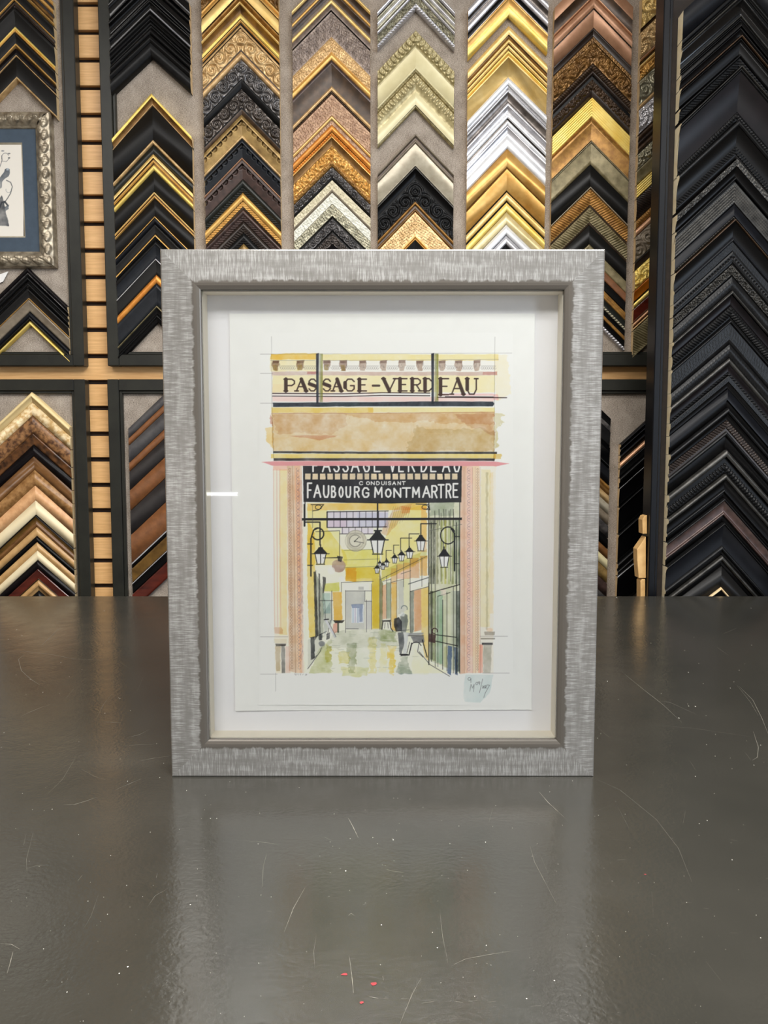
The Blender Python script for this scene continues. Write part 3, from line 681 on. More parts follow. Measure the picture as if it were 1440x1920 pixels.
    for i, y in enumerate(range(880, 1258, 6)):
        o = (y - 873) * .012; c.arc(543 + o, y, 2, 20, 330, .8, (130,76,58), .6); c.arc(558 + o * .7, y, 2.6, 90 * (i % 2), 90 * (i % 2) + 250, .8, (136,110,128), .6)
    c.line([(548,873),(551,1000),(554,1262)],.7,(150,90,60),.6); c.poly([(558,900),(566,900),(568,1150),(562,1150)],(196,170,180),al=.4,rag=1)
    c.hatch(560,1080,568,1240,60,.7,(130,110,130),.4); c.hatch(552,1262,578,1266,14,.7,(120,110,110),.5)
    c.poly([(514,1176),(527,1176),(530,1180),(530,1188),(515,1188)],(224,190,170),rag=.6); c.poly([(514,1198),(538,1198),(537,1206),(513,1206)],(226,222,206),rag=.6)
    c.poly([(516,1207),(536,1207),(536,1211),(517,1212)],(70,66,62),mul=False,rag=.3); c.poly([(516,1212),(526,1212),(525,1258),(518,1258)],(198,184,156),rag=.5)
    c.poly([(527,1210),(534,1210),(535,1262),(528,1262)],(112,116,122),rag=.5,al=.9); c.poly([(535,1212),(543,1212),(545,1262),(536,1262)],(230,204,202),rag=.5)
    # right pier
    c.poly([(862,873),(930,873),(925,1190),(925,1262),(862,1262)],(246,226,200),rag=.7,al=.5)
    c.poly([(863,873),(874,873),(876,1262),(862,1264)],(234,198,174),rag=.5); c.poly([(874,873),(886,873),(886,1262),(875,1262)],(238,194,184),rag=.5)
    c.rect(886,873,899,1262,(242,214,182),rag=.5); c.poly([(902,880),(920,880),(918,1175),(900,1175)],(232,228,190),rag=1,al=.9); c.rect(911,885,915,1180,(198,196,176),rag=.8,al=.8)
    c.rect(918,885,925,1150,(236,224,190),rag=1,al=.8)
    for i, y in enumerate(range(880, 1258, 5)):
        c.arc(879, y, 2.4, 120 * (i % 3), 120 * (i % 3) + 240, .8, (150,116,128), .6); c.arc(895.5, y, 1.6, 0, 320, .8, (130,96,80), .55)
    for x in (870,886,891,900): c.line([(x,876),(x+.5,1262)],.7,(170,110,90),.45)
    c.poly([(865,873),(874,873),(872,1262),(864,1262)],(214,164,140),al=.3,rag=1)
    c.poly([(901,1196),(928,1196),(928,1199),(902,1199)],(150,146,138),rag=.3); c.poly([(908,1184),(928,1184),(927,1191),(909,1191)],(170,166,158),rag=.5); c.disc(918,1181,6,4,(236,216,196))
    c.poly([(903,1205),(924,1205),(924,1209),(904,1209)],(50,52,56),mul=False,rag=.3); c.poly([(906,1209),(922,1209),(920,1262),(906,1262)],(176,178,170),rag=.6,mottle=.5)
    c.poly([(899,1208),(905,1208),(905,1262),(897,1262)],(240,170,152),rag=.5)
    # the arcade: back wall, side walls, floor
    c.rect(571,941,862,1262,(246,240,200),rag=.3,al=.5); c.poly([(576,944),(800,941),(800,956),(576,957)],(240,200,92),rag=.6)
    c.poly([(576,956),(614,956),(614,990),(650,1040),(650,1060),(576,1060)],(238,226,140),rag=1); c.poly([(577,975),(590,1000),(592,1195),(580,1196),(576,1100)],(240,208,84),rag=.8)
    c.poly([(640,1030),(712,1030),(710,1085),(650,1085)],(232,226,110),rag=1.2); c.poly([(650,1064),(712,1064),(712,1180),(697,1180),(697,1090),(648,1090)],(238,212,84),rag=1)
    c.poly([(648,1064),(668,1064),(668,1090),(648,1090)],(236,180,50),rag=1,al=.8); c.poly([(697,1085),(711,1085),(711,1178),(699,1178)],(224,210,70),rag=.8,al=.8)
    c.poly([(738,960),(800,944),(800,1010),(780,1060),(715,1090),(716,1030)],(238,228,146),rag=1.2); c.rect(789,950,800,1035,(244,196,150),rag=1,al=.8)
    c.poly([(716,1070),(800,1030),(801,1046),(716,1090)],(214,214,140),rag=1,al=.9)
    for xa, ya, xb, yb, col in ((733,1065,744,1095,(232,196,150)),(744,1058,757,1085,(240,196,186)),(757,1055,769,1085,(236,190,160)),(769,1046,786,1084,(228,176,136)),(787,1042,801,1080,(238,180,92))): c.rect(xa,ya,xb,yb,col,rag=.8)
    # door and shop at the far end
    c.poly([(648,1108),(684,1108),(684,1180),(649,1180)],(196,198,196),rag=.5,mul=False); c.poly([(685,1125),(697,1125),(697,1180),(685,1180)],(204,204,204),rag=.5,mul=False)
    c.rect(659,1134,682,1168,(226,232,244),mul=False,rag=.5); c.poly([(658,1133),(680,1132),(680,1166),(674,1166),(673,1140),(660,1140)],(112,132,176),mul=False,al=.85,rag=.6)
    for x, col in ((662,(140,180,214)),(666,(180,160,200)),(671,(120,150,200))): c.line([(x,1140),(x,1167)],1.6,col,.7)
    c.rect(643,1094,692,1107,(240,240,236),mul=False,al=.8); c.rect(672,1100,682,1106,(186,186,186),mul=False)
    for L in ([(640,1092),(700,1090)],[(648,1107),(648,1186)],[(648,1108),(696,1108)],[(687,1125),(687,1185)],[(697,1095),(697,1180)],[(640,1092),(640,1110)],[(648,1179),(672,1179)],[(684,1108),(684,1128),(697,1128)]): c.line(L,.9,(70,70,74),.85)
    c.poly([(608,1095),(636,1092),(636,1109),(608,1109)],(212,214,84),rag=.6); c.poly([(624,1110),(640,1110),(642,1162),(626,1164)],(240,184,60),rag=.8); c.poly([(604,1112),(620,1112),(620,1150),(606,1150)],(176,206,212),rag=.6)
    c.poly([(592,1075),(608,1110),(606,1195),(596,1200)],(150,160,150),rag=.8,al=.9); c.poly([(588,1072),(592,1072),(597,1190),(591,1200)],(46,48,46),mul=False,rag=.4)
    c.poly([(597,1075),(600,1076),(601,1188),(598,1195)],(60,64,66),mul=False,rag=.4,al=.9); c.poly([(605,1081),(611,1083),(611,1092),(607,1112),(605,1112)],(40,42,44),mul=False,rag=.4)
    c.poly([(606,1150),(622,1124),(623,1165),(608,1196)],(186,196,202),rag=.6); c.poly([(624,1170),(634,1165),(634,1184),(625,1190)],(228,160,150),rag=.8)
    c.poly([(582,1195),(590,1193),(590,1233),(583,1236)],(38,42,48),mul=False,rag=.4); c.poly([(598,1190),(604,1187),(604,1200),(598,1201)],(38,42,50),mul=False,rag=.4); c.poly([(612,1190),(619,1186),(618,1198),(612,1200)],(44,46,52),mul=False,rag=.6)
    c.poly([(577,1200),(596,1190),(610,1210),(600,1225),(577,1256)],(204,208,208),rag=.6,al=.9); c.disc(603,1207,6,5,(130,134,150),rag=.8)
    for L in ([(590,1195),(612,1184)],[(577,1254),(600,1222),(603,1214)],[(583,1237),(594,1229)],[(620,1163),(614,1190)],[(586,1236),(591,1233)],[(592,1070),(594,1190)],[(609,1125),(610,1165)],[(600,1126),(624,1126)],[(622,1108),(622,1163)]): c.line(L,1,(40,42,48),.8)
    c.line([(611,1163),(628,1194)],4,(214,214,222),1); c.line([(608,1162),(616,1161)],2,(40,42,48),.9); c.line([(616,1166),(630,1194)],.9,(50,52,60),.8)
    c.poly([(624,1163),(646,1163),(642,1168),(628,1168)],(38,34,34),mul=False,rag=.3); c.line([(634,1168),(634,1185)],3,(60,76,60),.9)
    # left shops' pale screen above and square panel
    c.rect(605,996,637,1046,(234,232,176),rag=.4); c.line([(592,997),(637,995),(637,1046)],1.1,(44,44,44),.85); c.line([(605,1046),(637,1045)],1,(44,44,44),.85)
    # window band
    c.rect(614,960,728,989,(214,208,232),rag=.4,mul=False); c.rect(616,975,650,988,(216,190,214),mul=False,al=.7,rag=1); c.rect(670,961,728,988,(190,196,226),mul=False,al=.5,rag=1)
    c.rect(640,990,700,1001,(224,214,236),mul=False,al=.9,rag=.6)
    for x in range(614, 728, 12): c.line([(x,959),(x,989)],1.1,(40,40,60),.85)
    for x in range(642, 700, 12): c.line([(x,989),(x,1001)],.9,(40,40,60),.8)
    c.line([(613,960),(728,958)],1.6,(34,34,48),.95); c.line([(613,960),(613,989),(725,988)],1.5,(34,34,48),.95); c.line([(637,1001),(702,1001)],1.4,(34,34,48),.9)
    c.poly([(716,990),(740,953),(772,944),(768,956),(725,1005),(716,1000)],(222,174,136),rag=1.5,al=.6)
    for k in range(9): c.line([(724+k*5,996-k*3),(738+k*4,950)],.8,(150,130,80),.45)
    c.rect(752,950,768,962,(236,150,80),rag=2,al=.6)
    # clock
    c.disc(667,1014,20,20,(206,200,178),mul=False,rag=.8); c.disc(667,1014,12.5,12.5,(226,222,204),mul=False)
    c.arc(667,1014,20,0,360,1,(130,126,110),.6); c.arc(666,1014,11,30,330,2,(140,136,124),.8); c.arc(667,1014,15,0,360,.8,(150,146,130),.5)
    c.line([(665,1015),(672,1008)],1.2,(50,50,50),.9); c.line([(665,1015),(682,1018)],1,(50,50,50),.9); c.disc(665,1015,1.4,1.4,(30,30,30),mul=False)
    c.rect(638,1005,650,1030,(236,232,214),mul=False,al=.7,rag=.8)
    for y in (1032,1050,1064): c.line([(645,y),(712,y-2)],.9,(110,110,70),.6)
    # right-hand green glazed front
    c.poly([(804,942),(862,942),(862,1262),(804,1238)],(196,202,176),rag=.4,al=.9,mottle=.5); c.rect(806,942,850,968,(150,170,162),rag=2,al=.7)
    for x, col in ((806,(90,96,88)),(811,(60,64,62)),(818,(150,150,120)),(826,(196,204,110)),(833,(232,224,84)),(840,(206,216,160)),(847,(150,160,110)),(853,(120,140,130)),(858,(100,120,110))):
        c.rect(x,972,x+4,1095,col,rag=.5,al=.75)
    for x, col in ((806,(96,104,84)),(811,(160,176,130)),(818,(170,206,200)),(824,(150,200,190)),(831,(226,232,230)),(838,(236,238,236)),(845,(214,222,226)),(851,(180,190,200)),(856,(70,84,96))):
        c.rect(x,1108,x+6,1262 - (862 - x) * .45,col,rag=.4,al=.85)
    c.poly([(840,1210),(848,1212),(846,1266),(839,1262)],(50,80,134),mul=False,rag=.6,al=.9); c.poly([(851,1213),(858,1215),(858,1266),(853,1264)],(44,66,104),mul=False,rag=.6,al=.9); c.rect(833,1212,839,1252,(206,206,160),rag=.4,al=.8)
    for x, y0, y1, wd in ((804,942,1246,2),(809,980,1240,1.4),(816,975,1250,1),(830,1125,1255,1.4),(838,1110,1258,1),(850,1100,1262,1),(856,980,1262,1.6),(862,942,1262,1.6),(821,1118,1250,.8),(845,955,1090,.8),(836,955,1085,.8),(827,962,1090,.8)):
        c.line([(x,y0),(x,y1)],wd,(36,40,40),.85)
    c.line([(804,1113),(826,1106),(862,1096)],1.8,(36,34,36),.9); c.line([(821,1118),(844,1111)],1.2,(40,38,40),.8); c.rect(826,1106,836,1116,(240,216,206),mul=False,al=.8)
    c.line([(806,995),(866,983)],1,(90,90,90),.7); c.line([(816,1190),(856,1195)],1.5,(30,30,34),.95); c.line([(816,1202),(858,1211)],1.6,(30,30,34),.95)
    for x in (815,823,832,842,850): c.line([(x,952+(x%3)*3),(x+1,985)],1.1,(30,34,34),.8)
    # shop fronts on the right, receding
    c.poly([(769,1090),(804,1078),(804,1092),(769,1108)],(244,242,232),mul=False,rag=.5); c.line([(766,1095),(803,1083)],1.6,(70,84,90),.85); c.line([(769,1109),(803,1100)],1,(50,50,50),.8)
    c.poly([(776,1108),(790,1104),(790,1182),(777,1184)],(226,164,122),rag=.6); c.poly([(790,1104),(804,1100),(804,1240),(796,1232),(790,1185)],(240,206,112),rag=.6)
    c.poly([(768,1108),(776,1108),(776,1184),(769,1190)],(120,130,128),rag=.6,al=.9); c.poly([(757,1085),(768,1083),(768,1190),(762,1190),(757,1150)],(226,228,196),rag=.8)
    c.poly([(746,1090),(757,1087),(757,1150),(747,1152)],(196,200,206),rag=.8); c.poly([(734,1093),(744,1092),(744,1185),(734,1180)],(240,190,84),rag=.7); c.poly([(724,1092),(733,1092),(733,1160),(725,1160)],(150,168,150),rag=.6)
    c.poly([(716,1098),(724,1095),(724,1160),(717,1162)],(230,176,140),rag=.6); c.poly([(712,1075),(718,1095),(717,1180),(712,1180)],(120,124,80),rag=.6,al=.9)
    for L in ([(725,1080),(725,1160)],[(718,1090),(733,1086)],[(733,1085),(733,1172)],[(744,1060),(744,1158)],[(757,1055),(757,1100)],[(769,1048),(769,1185)],[(791,1045),(791,1100)],[(733,1092),(757,1086)],[(752,1076),(770,1070)],[(712,1087),(800,1043)],[(712,1180),(712,1070)]): c.line(L,.9,(56,50,50),.75)
    # floor with reflections
    F = lambda pts, col, al=.8: c.poly(pts, col, rag=3, al=al, mottle=.7)
    F([(630,1182),(745,1180),(745,1215),(610,1215)],(190,198,190)); F([(600,1215),(620,1200),(622,1262),(578,1262)],(180,190,120)); F([(612,1208),(622,1212),(620,1240),(610,1240)],(216,204,90))
    F([(634,1222),(656,1222),(656,1244),(636,1244)],(222,210,84)); F([(650,1205),(668,1205),(666,1262),(656,1262)],(150,164,128)); F([(690,1195),(704,1195),(704,1264),(692,1264)],(232,218,104))
    F([(668,1215),(690,1215),(690,1262),(668,1262)],(210,222,224),.6); F([(640,1250),(690,1252),(690,1268),(640,1266)],(214,214,120),.7); F([(712,1180),(742,1184),(744,1204),(712,1200)],(160,176,112)); 
    F([(726,1210),(742,1214),(738,1268),(730,1262)],(244,206,60),.95); F([(712,1205),(724,1205),(726,1262),(712,1262)],(232,226,140),.6); F([(752,1235),(762,1230),(770,1262),(742,1262)],(150,166,156),.95)
    F([(775,1215),(800,1238),(840,1262),(770,1262)],(232,232,196),.5); F([(700,1185),(712,1185),(712,1200),(696,1200)],(170,180,160),.6)
    for _ in range(90):
        x = c.r.uniform(600, 780); y = c.r.uniform(1186, 1262); c.line([(x,y),(x+c.r.uniform(5,16),y+c.r.uniform(-.6,.6))],.9,(240,238,228) if c.r.random() < .6 else (150,164,140),.4)
    c.line([(786,1222),(806,1246),(843,1268)],1.1,(44,46,50),.85)
    # tables and stools
    c.poly([(716,1163),(733,1162),(732,1166),(717,1166)],(34,34,36),mul=False); c.line([(718,1166),(716,1180)],1.6,(34,34,36)); c.line([(731,1166),(733,1178),(737,1184)],1.6,(34,34,36)); c.line([(722,1168),(721,1178)],1,(60,60,60),.8); c.line([(727,1168),(728,1178)],1,(60,60,60),.8)
    c.poly([(764,1187),(794,1186),(794,1190),(764,1191)],(150,152,156),mul=False); c.line([(764,1192),(794,1192)],1.4,(34,34,40)); c.poly([(770,1193),(794,1192),(796,1204),(776,1206)],(120,120,124),mul=False,rag=.4)
    c.line([(772,1206),(767,1228),(752,1229)],2,(34,34,40)); c.line([(768,1204),(763,1224)],1,(40,40,46),.9); c.line([(792,1200),(797,1218),(801,1232)],1.8,(34,34,40)); c.line([(786,1204),(783,1222),(793,1232)],1.2,(60,60,70),.9); c.arc(780,1214,10,200,340,1.5,(34,34,40),.9)
    c.poly([(804,1188),(817,1190),(816,1206),(803,1203)],(66,34,40),mul=False,rag=.4); c.arc(815,1183,5,90,380,1.6,(66,34,40)); c.line([(810,1190),(811,1180)],1.6,(66,34,40))
    # figure with a backpack
    c.poly([(751,1155),(756,1150),(764,1153),(765,1168),(761,1186),(752,1186)],(90,100,100),mul=False,rag=.6,al=.9); c.poly([(739,1160),(748,1157),(754,1166),(753,1184),(742,1184),(738,1172)],(28,32,42),mul=False,rag=.5)
    c.poly([(746,1186),(756,1186),(759,1205),(752,1228),(749,1226)],(70,76,84),mul=False,rag=.6); c.poly([(756,1186),(766,1186),(762,1226),(755,1226),(758,1205)],(206,210,214),mul=False,rag=.5)
    c.disc(757,1141,5,6,(214,214,206),mul=False); c.arc(758,1141,5.5,180,380,1.6,(110,126,126),.9); c.poly([(748,1155),(753,1147),(760,1150),(758,1156)],(226,230,230),mul=False,rag=.4); c.line([(750,1227),(764,1227)],2,(34,36,42)); c.line([(746,1183),(767,1181)],1,(60,60,66),.8)
    # lamps and ironwork
    def lantern(x, y, w_, h, arm=None, ink=INK):
        c.poly([(x-w_*.28,y),(x+w_*.28,y),(x+w_*.4,y+h*.1),(x+w_,y+h*.36),(x-w_,y+h*.36),(x-w_*.4,y+h*.1)],ink,mul=False,mottle=0)
        c.poly([(x-w_*.8,y+h*.4),(x+w_*.8,y+h*.4),(x+w_*.5,y+h*.95),(x-w_*.5,y+h*.95)],(238,240,246),mul=False,mottle=0)
        lw = max(.9, w_ * .12)
        for L in ([(x-w_*.8,y+h*.38),(x-w_*.5,y+h*.95)],[(x+w_*.8,y+h*.38),(x+w_*.5,y+h*.95)],[(x,y+h*.38),(x,y+h*.95)],[(x-w_*.6,y+h),(x+w_*.6,y+h)],[(x-w_*1.2,y+h*.38),(x+w_*1.25,y+h*.38)]): c.line(L,lw,ink)
        c.line([(x,y-h*.14),(x,y)],lw*1.3,ink)
    c.line([(708,941),(708,996)],2.6,INK); c.line([(702,995),(715,995)],2.6,INK); lantern(708,996,16,43); c.line([(708,1039),(708,1056)],1,INK)
    c.poly([(566,971.5),(866,970.5),(866,975),(566,976)],INK,mul=False,mottle=0); c.line([(571,940),(571,986)],3.4,INK)
    c.line([(573,979),(600,979),(600,1022)],2.4,INK); c.arc(596,1001,11,-120,150,2.6,INK); c.line([(583,1080),(583,1010),(588,994),(596,990)],2.6,INK); lantern(601,1026,13,32)
    for y in (1020,1060): c.line([(577,y),(586,y)],1.8,INK)
    c.line([(852,1070),(852,1000),(846,991)],2.8,INK); c.arc(840,1004,14,45,330,2.2,INK,ry=16); c.line([(831,1015),(831,1030)],1.2,INK); lantern(833,1030,11,34); c.line([(852,1006),(862,1006)],1.6,INK); c.line([(852,1057),(860,1057)],1.6,INK)
    c.line([(789,1003),(789,982),(818,982)],2,INK); lantern(789,1003,10,30); c.line([(767,1026),(767,1001),(786,1001)],1.5,INK); lantern(768,1027,8,20); c.line([(751,1033),(751,1009),(772,1009)],1.4,INK); lantern(753,1034,7,18)
    c.line([(738,1038),(738,1022),(748,1022)],1.3,INK); lantern(740,1040,6,16); c.line([(724,1050),(724,1032),(734,1032)],1.2,INK); lantern(725,1049,5,14); lantern(718,1055,4.5,13); lantern(707,1060,5.5,15); lantern(712,1052,4,11)
    c.line([(612,1046),(606,1046),(636,1046)],1.3,INK); c.disc(635,1061,13,12,(176,140,126),mul=False,rag=.6); c.disc(621,1070,7,7,(240,238,234),mul=False); c.disc(641,1086,5.5,5.5,(240,238,234),mul=False); c.poly([(632,1042),(643,1044),(640,1054),(634,1052)],INK,mul=False)
    c.arc(597,951,6,0,360,1.2,INK,ry=4); c.line([(583,946),(607,946),(598,956),(586,958)],1.4,INK); c.arc(797,951,6,0,360,1.2,INK,ry=4); c.line([(780,945),(804,946),(806,956),(794,954)],1.4,INK); c.line([(586,946),(586,990)],.8,(90,90,90),.7)
    # the black signs
    c.rect(566.5,876,571,945,(246,246,246),mul=False,mottle=0); c.poly([(568,873.5),(866,873),(865,942),(720,944),(569,941)],(36,38,46),mul=False,mottle=.08,rag=.2)
    xs = 572.0
    for i in range(21):
        w_ = 10.2 if i not in (8, 10) else 8.5
        c.rect(xs,888,xs+w_,899,(244,220,180),mul=False,mottle=.12,rag=.25); xs += w_ + 3.75
    WH = (248,248,248)
    def cropped(ch, a, b_):   # lettering cut off at the top by the rose strip above
        letter(c, ch, a, b_, 860, 884.0, 2.9, WH)
    keep = c.a[:int((873.4 - c.y0) * c.k)].copy()
    for ch, a, b_ in (('P',587,597),('A',605,619),('S',626,636),('S',643,653),('A',659,673),('G',682,692),('E',702,712),('V',731,741),('E',748,756),('R',766,777),('D',790,800),('E',808,817),('A',830,843),('U',852,861)): cropped(ch, a, b_)
    c.a[:keep.shape[0]] = keep
    c.poly([(491,866),(514,865),(925,865),(955,869),(930,873.8),(860,873.8),(510,873)],(236,150,156),mul=False,mottle=.15,rag=.3)
    for ch, a, b_ in zip('CONDUISANT', (674,687,696,706,715.5,722,728,736,746,754), (680,693,702,711.5,720.5,726,733,742,751,760)): letter(c, ch, a, b_, 903, 909, 1.5, WH)
    for ch, a, b_, y0, y1 in (('F',577,584,906,933),('A',589,601,910,932),('U',607,616,911,932),('B',622,629,912,932),('O',636,643,913,932),('U',649,657,913,932),('R',665,673,913,932),('G',680,691,915,932),('M',703,716,914,932),
        ('O',723,733,917,932),('N',739,751,916,932),('T',755,769,915,932),('M',774,786,914,932),('A',793,806,912,932),('R',810,819,911,933),('T',822,832,909,933),('R',837,845,908,933),('E',850,858,907,932)):
        letter(c, ch, a, b_, y0, y1, 3.1, WH)
    # signature on a pale blue wash
    c.poly([(873,1265),(925,1265),(918,1300),(900,1317),(872,1316),(869,1308),(870,1280)],(196,216,218),rag=.5,al=.75,mottle=.45)
    PK = (90,90,96)
    c.arc(880,1273,2.6,0,320,.8,PK,.8); c.line([(883,1272),(883,1280)],.8,PK,.8)
    c.line([(881,1296),(883,1283),(886,1290),(889,1283),(888,1297)],.8,PK,.8)
    letter(c,'0',892,896,1279,1284,.8,PK,.8); letter(c,'9',896,900,1278,1284,.8,PK,.8); c.line([(905,1273),(899,1299)],.8,PK,.8)
    letter(c,'2',904,907,1286,1290,.8,PK,.8); letter(c,'0',907,910,1286,1290,.8,PK,.8); letter(c,'2',909,913,1285,1290,.8,PK,.8); c.line([(913,1284),(918,1285),(910,1299),(907,1308)],.8,PK,.8)
    g_ = c.a.mean(2, keepdims=True); c.a[:] = g_ + (c.a - g_) * .80
    def pt(x, y):
        u = (x - 720.0) / FPX; v = (960.0 - y) / FPX; cc, ss = math.cos(PITCH), math.sin(PITCH)
        Yp = PY - .0005; k = Yp / (cc + v * ss)
        return np.stack([u * k - FR.location.x, np.full_like(x, Yp - FR.location.y), CAM_Z + (-ss + v * cc) * k - TABLE_Z], -1)
    o = grid_sheet('painting', FR, c, pt, 0, 236.0, .8)
    o['label'] = 'watercolour of an arcade entrance with lanterns and lettered signs'
paint()

# ------------------------------------------------------------------ display panels on the wall
FELT_Y = 2.300
def panel(name, label, x0, x1, z0, z1, sw=.040, feltm='felt', y=FELT_Y, paintm='panelpaint', proud=.018, back=None, group=None):
    """felt-covered board in a painted frame; x0..x1, z0..z1 are the frame's outer edges"""
    R = empty(name, ((x0 + x1) / 2, y, z0), label, 'display panel', group)
    back = (WALL_Y - y) if back is None else back
    X0, X1, H = x0 - R.location.x, x1 - R.location.x, z1 - z0
    q = MB(); q.box(X0 + sw * .6, X1 - sw * .6, 0, back * .8, sw * .6, H - sw * .6); q.build('felt_board', [M[feltm]], R)
    def bar(a, b_, c_, d_):
        q = MB(); q.box(a, b_, -proud, back - .0005, c_, d_, bevel=.002); q.build('frame_rail', [M[paintm]], R)
    li = .008
    bar(X0, X0 + sw - li, 0, H); bar(X1 - sw + li, X1, 0, H); bar(X0 + sw - li, X1 - sw + li, 0, sw - li); bar(X0 + sw - li, X1 - sw + li, H - sw + li, H)
    q = MB()
    a, b_, c_, d_ = X0 + sw - li, X1 - sw + li, sw - li, H - sw + li
    for bx in ((a, a + li, c_, d_), (b_ - li, b_, c_, d_), (a + li, b_ - li, c_, c_ + li), (a + li, b_ - li, d_ - li, d_)):
        q.box(bx[0], bx[1], -proud + .006, .004, bx[2], bx[3], bevel=.0015)
    q.build('inner_lip', [M[paintm]], R)
    return R
PFY = FELT_Y - .018
xa1 = at(157.5, 680, PFY)[0]; za0 = at(100, 686, PFY)[1]
panel('display_panel', 'upper left felt display panel holding the bird picture', -1.75, xa1, za0, CEIL_Z - .25)
xb0 = at(201.5, 680, PFY)[0]
panel('display_panel', 'wide upper felt display panel holding the gold and silver corner columns', xb0, 1.15, za0, CEIL_Z - .25)
zc1 = at(100, 711, PFY)[1]
xa2 = at(158.5, 715, PFY)[0]; xb2 = at(200.5, 715, PFY)[0]
panel('display_panel', 'lower left felt display panel holding the pale and brown wood corners', -1.75, xa2, .55, zc1)
panel('display_panel', 'lower felt display panel partly hidden behind the silver framed picture', xb2, 1.15, .55, zc1)
# nearer panel on the right with the black corners
CY = 1.995
xc0 = at(1232.5, 480, CY - .03)[0]
panel('display_panel', 'black framed display panel at far right holding only black corners', xc0, xc0 + .85, .55, CEIL_Z - .25, sw=.024, feltm='brownfelt', y=CY, paintm='panelblue', proud=.03, back=.03)

# ------------------------------------------------------------------ frame corner samples
NM = {'scroll': 'carved_band', 'leaf': 'carved_band', 'bead': 'bead_row', 'egg': 'bead_row', 'rope': 'rope_band', 'scal': 'scalloped_band', 'rib': 'ribbed_band', 'dot': 'studded_band',
      'lat': 'woven_band', 'tex': 'textured_band', 'grain': 'textured_band', 'ridge': 'ridged_band'}
def height(kind, t, h0, h1):
    if kind == 'l': return h0 + (h1 - h0) * t
    if kind == 'c': return h0 + (h1 - h0) * (1 - (1 - t) ** 2.2) if h0 > h1 else h0 + (h1 - h0) * t ** 2.2       # hollow
    if kind == 'v': return h0 + (h1 - h0) * t + (4 + .12 * abs(h1 - h0)) * np.sin(np.pi * t)                          # rounded
    return h0 + 0 * t
def ornament(o, s, u, W, ph):
    """relief in mm; s along the leg, u across the band (0..W), in mm"""
    e = np.clip(np.minimum(u, W - u) / max(1.5, W * .15), 0, 1)
    if o in ('scroll', 'leaf'):
        P = max(13.0, W * .95); k = np.floor(s / P); ss = s - (k + .5) * P; sg = np.where(k % 2 == 0, 1, -1)
        jx = np.sin(k * 12.9 + ph * 7) * P * .08; jy = np.sin(k * 7.7 + ph * 3) * W * .08
        uu = (u - W / 2 - jy) * sg + .06 * W; ss = ss - jx; r = np.hypot(ss, uu) + .3; th = np.arctan2(uu, ss)
        sp = np.clip(np.cos(2 * np.pi * (r / (P * .31)) - th + np.sin(k * 5 + ph)), -.7, 1)
        lf = np.clip(np.cos(4 * th - r * .3 + k), -.3, 1) * np.clip(r / (P * .3), 0, 1)
        stem = np.exp(-((u - W / 2 - sg * W * .3 * np.cos(np.pi * ss / P)) / (W * .08)) ** 2)
        if o == 'leaf': h = 1.2 * sp + 2.6 * lf + 2.0 * stem + .9 * np.sin(s * .9 + u * .5 + ph) * np.sin(u * .7 - s * .3)
        else: h = 2.2 * sp + .9 * lf + 2.0 * stem + .5 * np.sin(s * 1.1 + ph) * np.sin(u * 1.3)
        return e * h * 1.25 - 1.2
    if o == 'egg':
        P = W * .62; ss = (s % P) - P / 2; r = np.hypot(ss / (P * .47), (u - W / 2) / (W * .47))
        return 6 * np.sqrt(np.clip(1 - r * r, 0, 1)) - 4.2 * np.exp(-((r - .25) / .3) ** 2) * (r < .9) - 2.5 * (r > 1.0)
    if o == 'bead':
        P = max(7.0, W * .62); ss = (s % P) - P / 2; r = np.hypot(ss / (P * .47), (u - W / 2) / (W * .48)); return 4.2 * np.sqrt(np.clip(1 - r * r, 0, 1)) - 2.2
    if o == 'dot':
        P = 8.5; ss = (s % P) - P / 2; r = np.hypot(ss, (u - W / 2)); return 1.5 * e * np.sin(u / W * np.pi) - 4.2 * np.exp(-(r / 2.2) ** 2)
    if o == 'rope': return e * (2.6 * np.sin((s + u * 1.1) * 2 * np.pi / 8.5) + .5)
    if o == 'scal':
        P = 20.0; ss = (s % P) - P / 2; r = np.hypot(ss, u * .85); ins = (r < P * .45)
        return -9.0 * ins * np.clip((P * .45 - r) / 1.5, 0, 1) * np.clip(1.25 - u / (P * .75), 0, 1) - 2.0 * (~ins) * np.clip(u / W, 0, 1)
    if o == 'rib': return e * 2.2 * np.sin((s + .35 * u) * 2 * np.pi / 7.0)
    if o == 'lat': return e * 1.0 * np.tanh(3 * np.sin((s + u) * 2 * np.pi / 11.0) * np.sin((s - u) * 2 * np.pi / 11.0))
    if o == 'tex': return e * (1.3 * np.sin(s * .95 + 1.6 * np.sin(u * .7 + ph)) * np.sin(u * .95 + 1.3 * np.sin(s * .45)) + .9 * np.sin(s * .5 + u * .45 + ph) * np.sin(u * .5 - s * .23))
    if o == 'grain': return e * .45 * np.sin(s * 1.5 + 1.6 * np.sin(u * 1.1 + ph)) * np.sin(u * 1.5 + 1.3 * np.sin(s * .8))
    if o == 'ridge': return 1.8 * np.abs(np.sin(u / W * np.pi * max(2, round(W / 5.0)))) - .8
    return 0
SHARE = {}
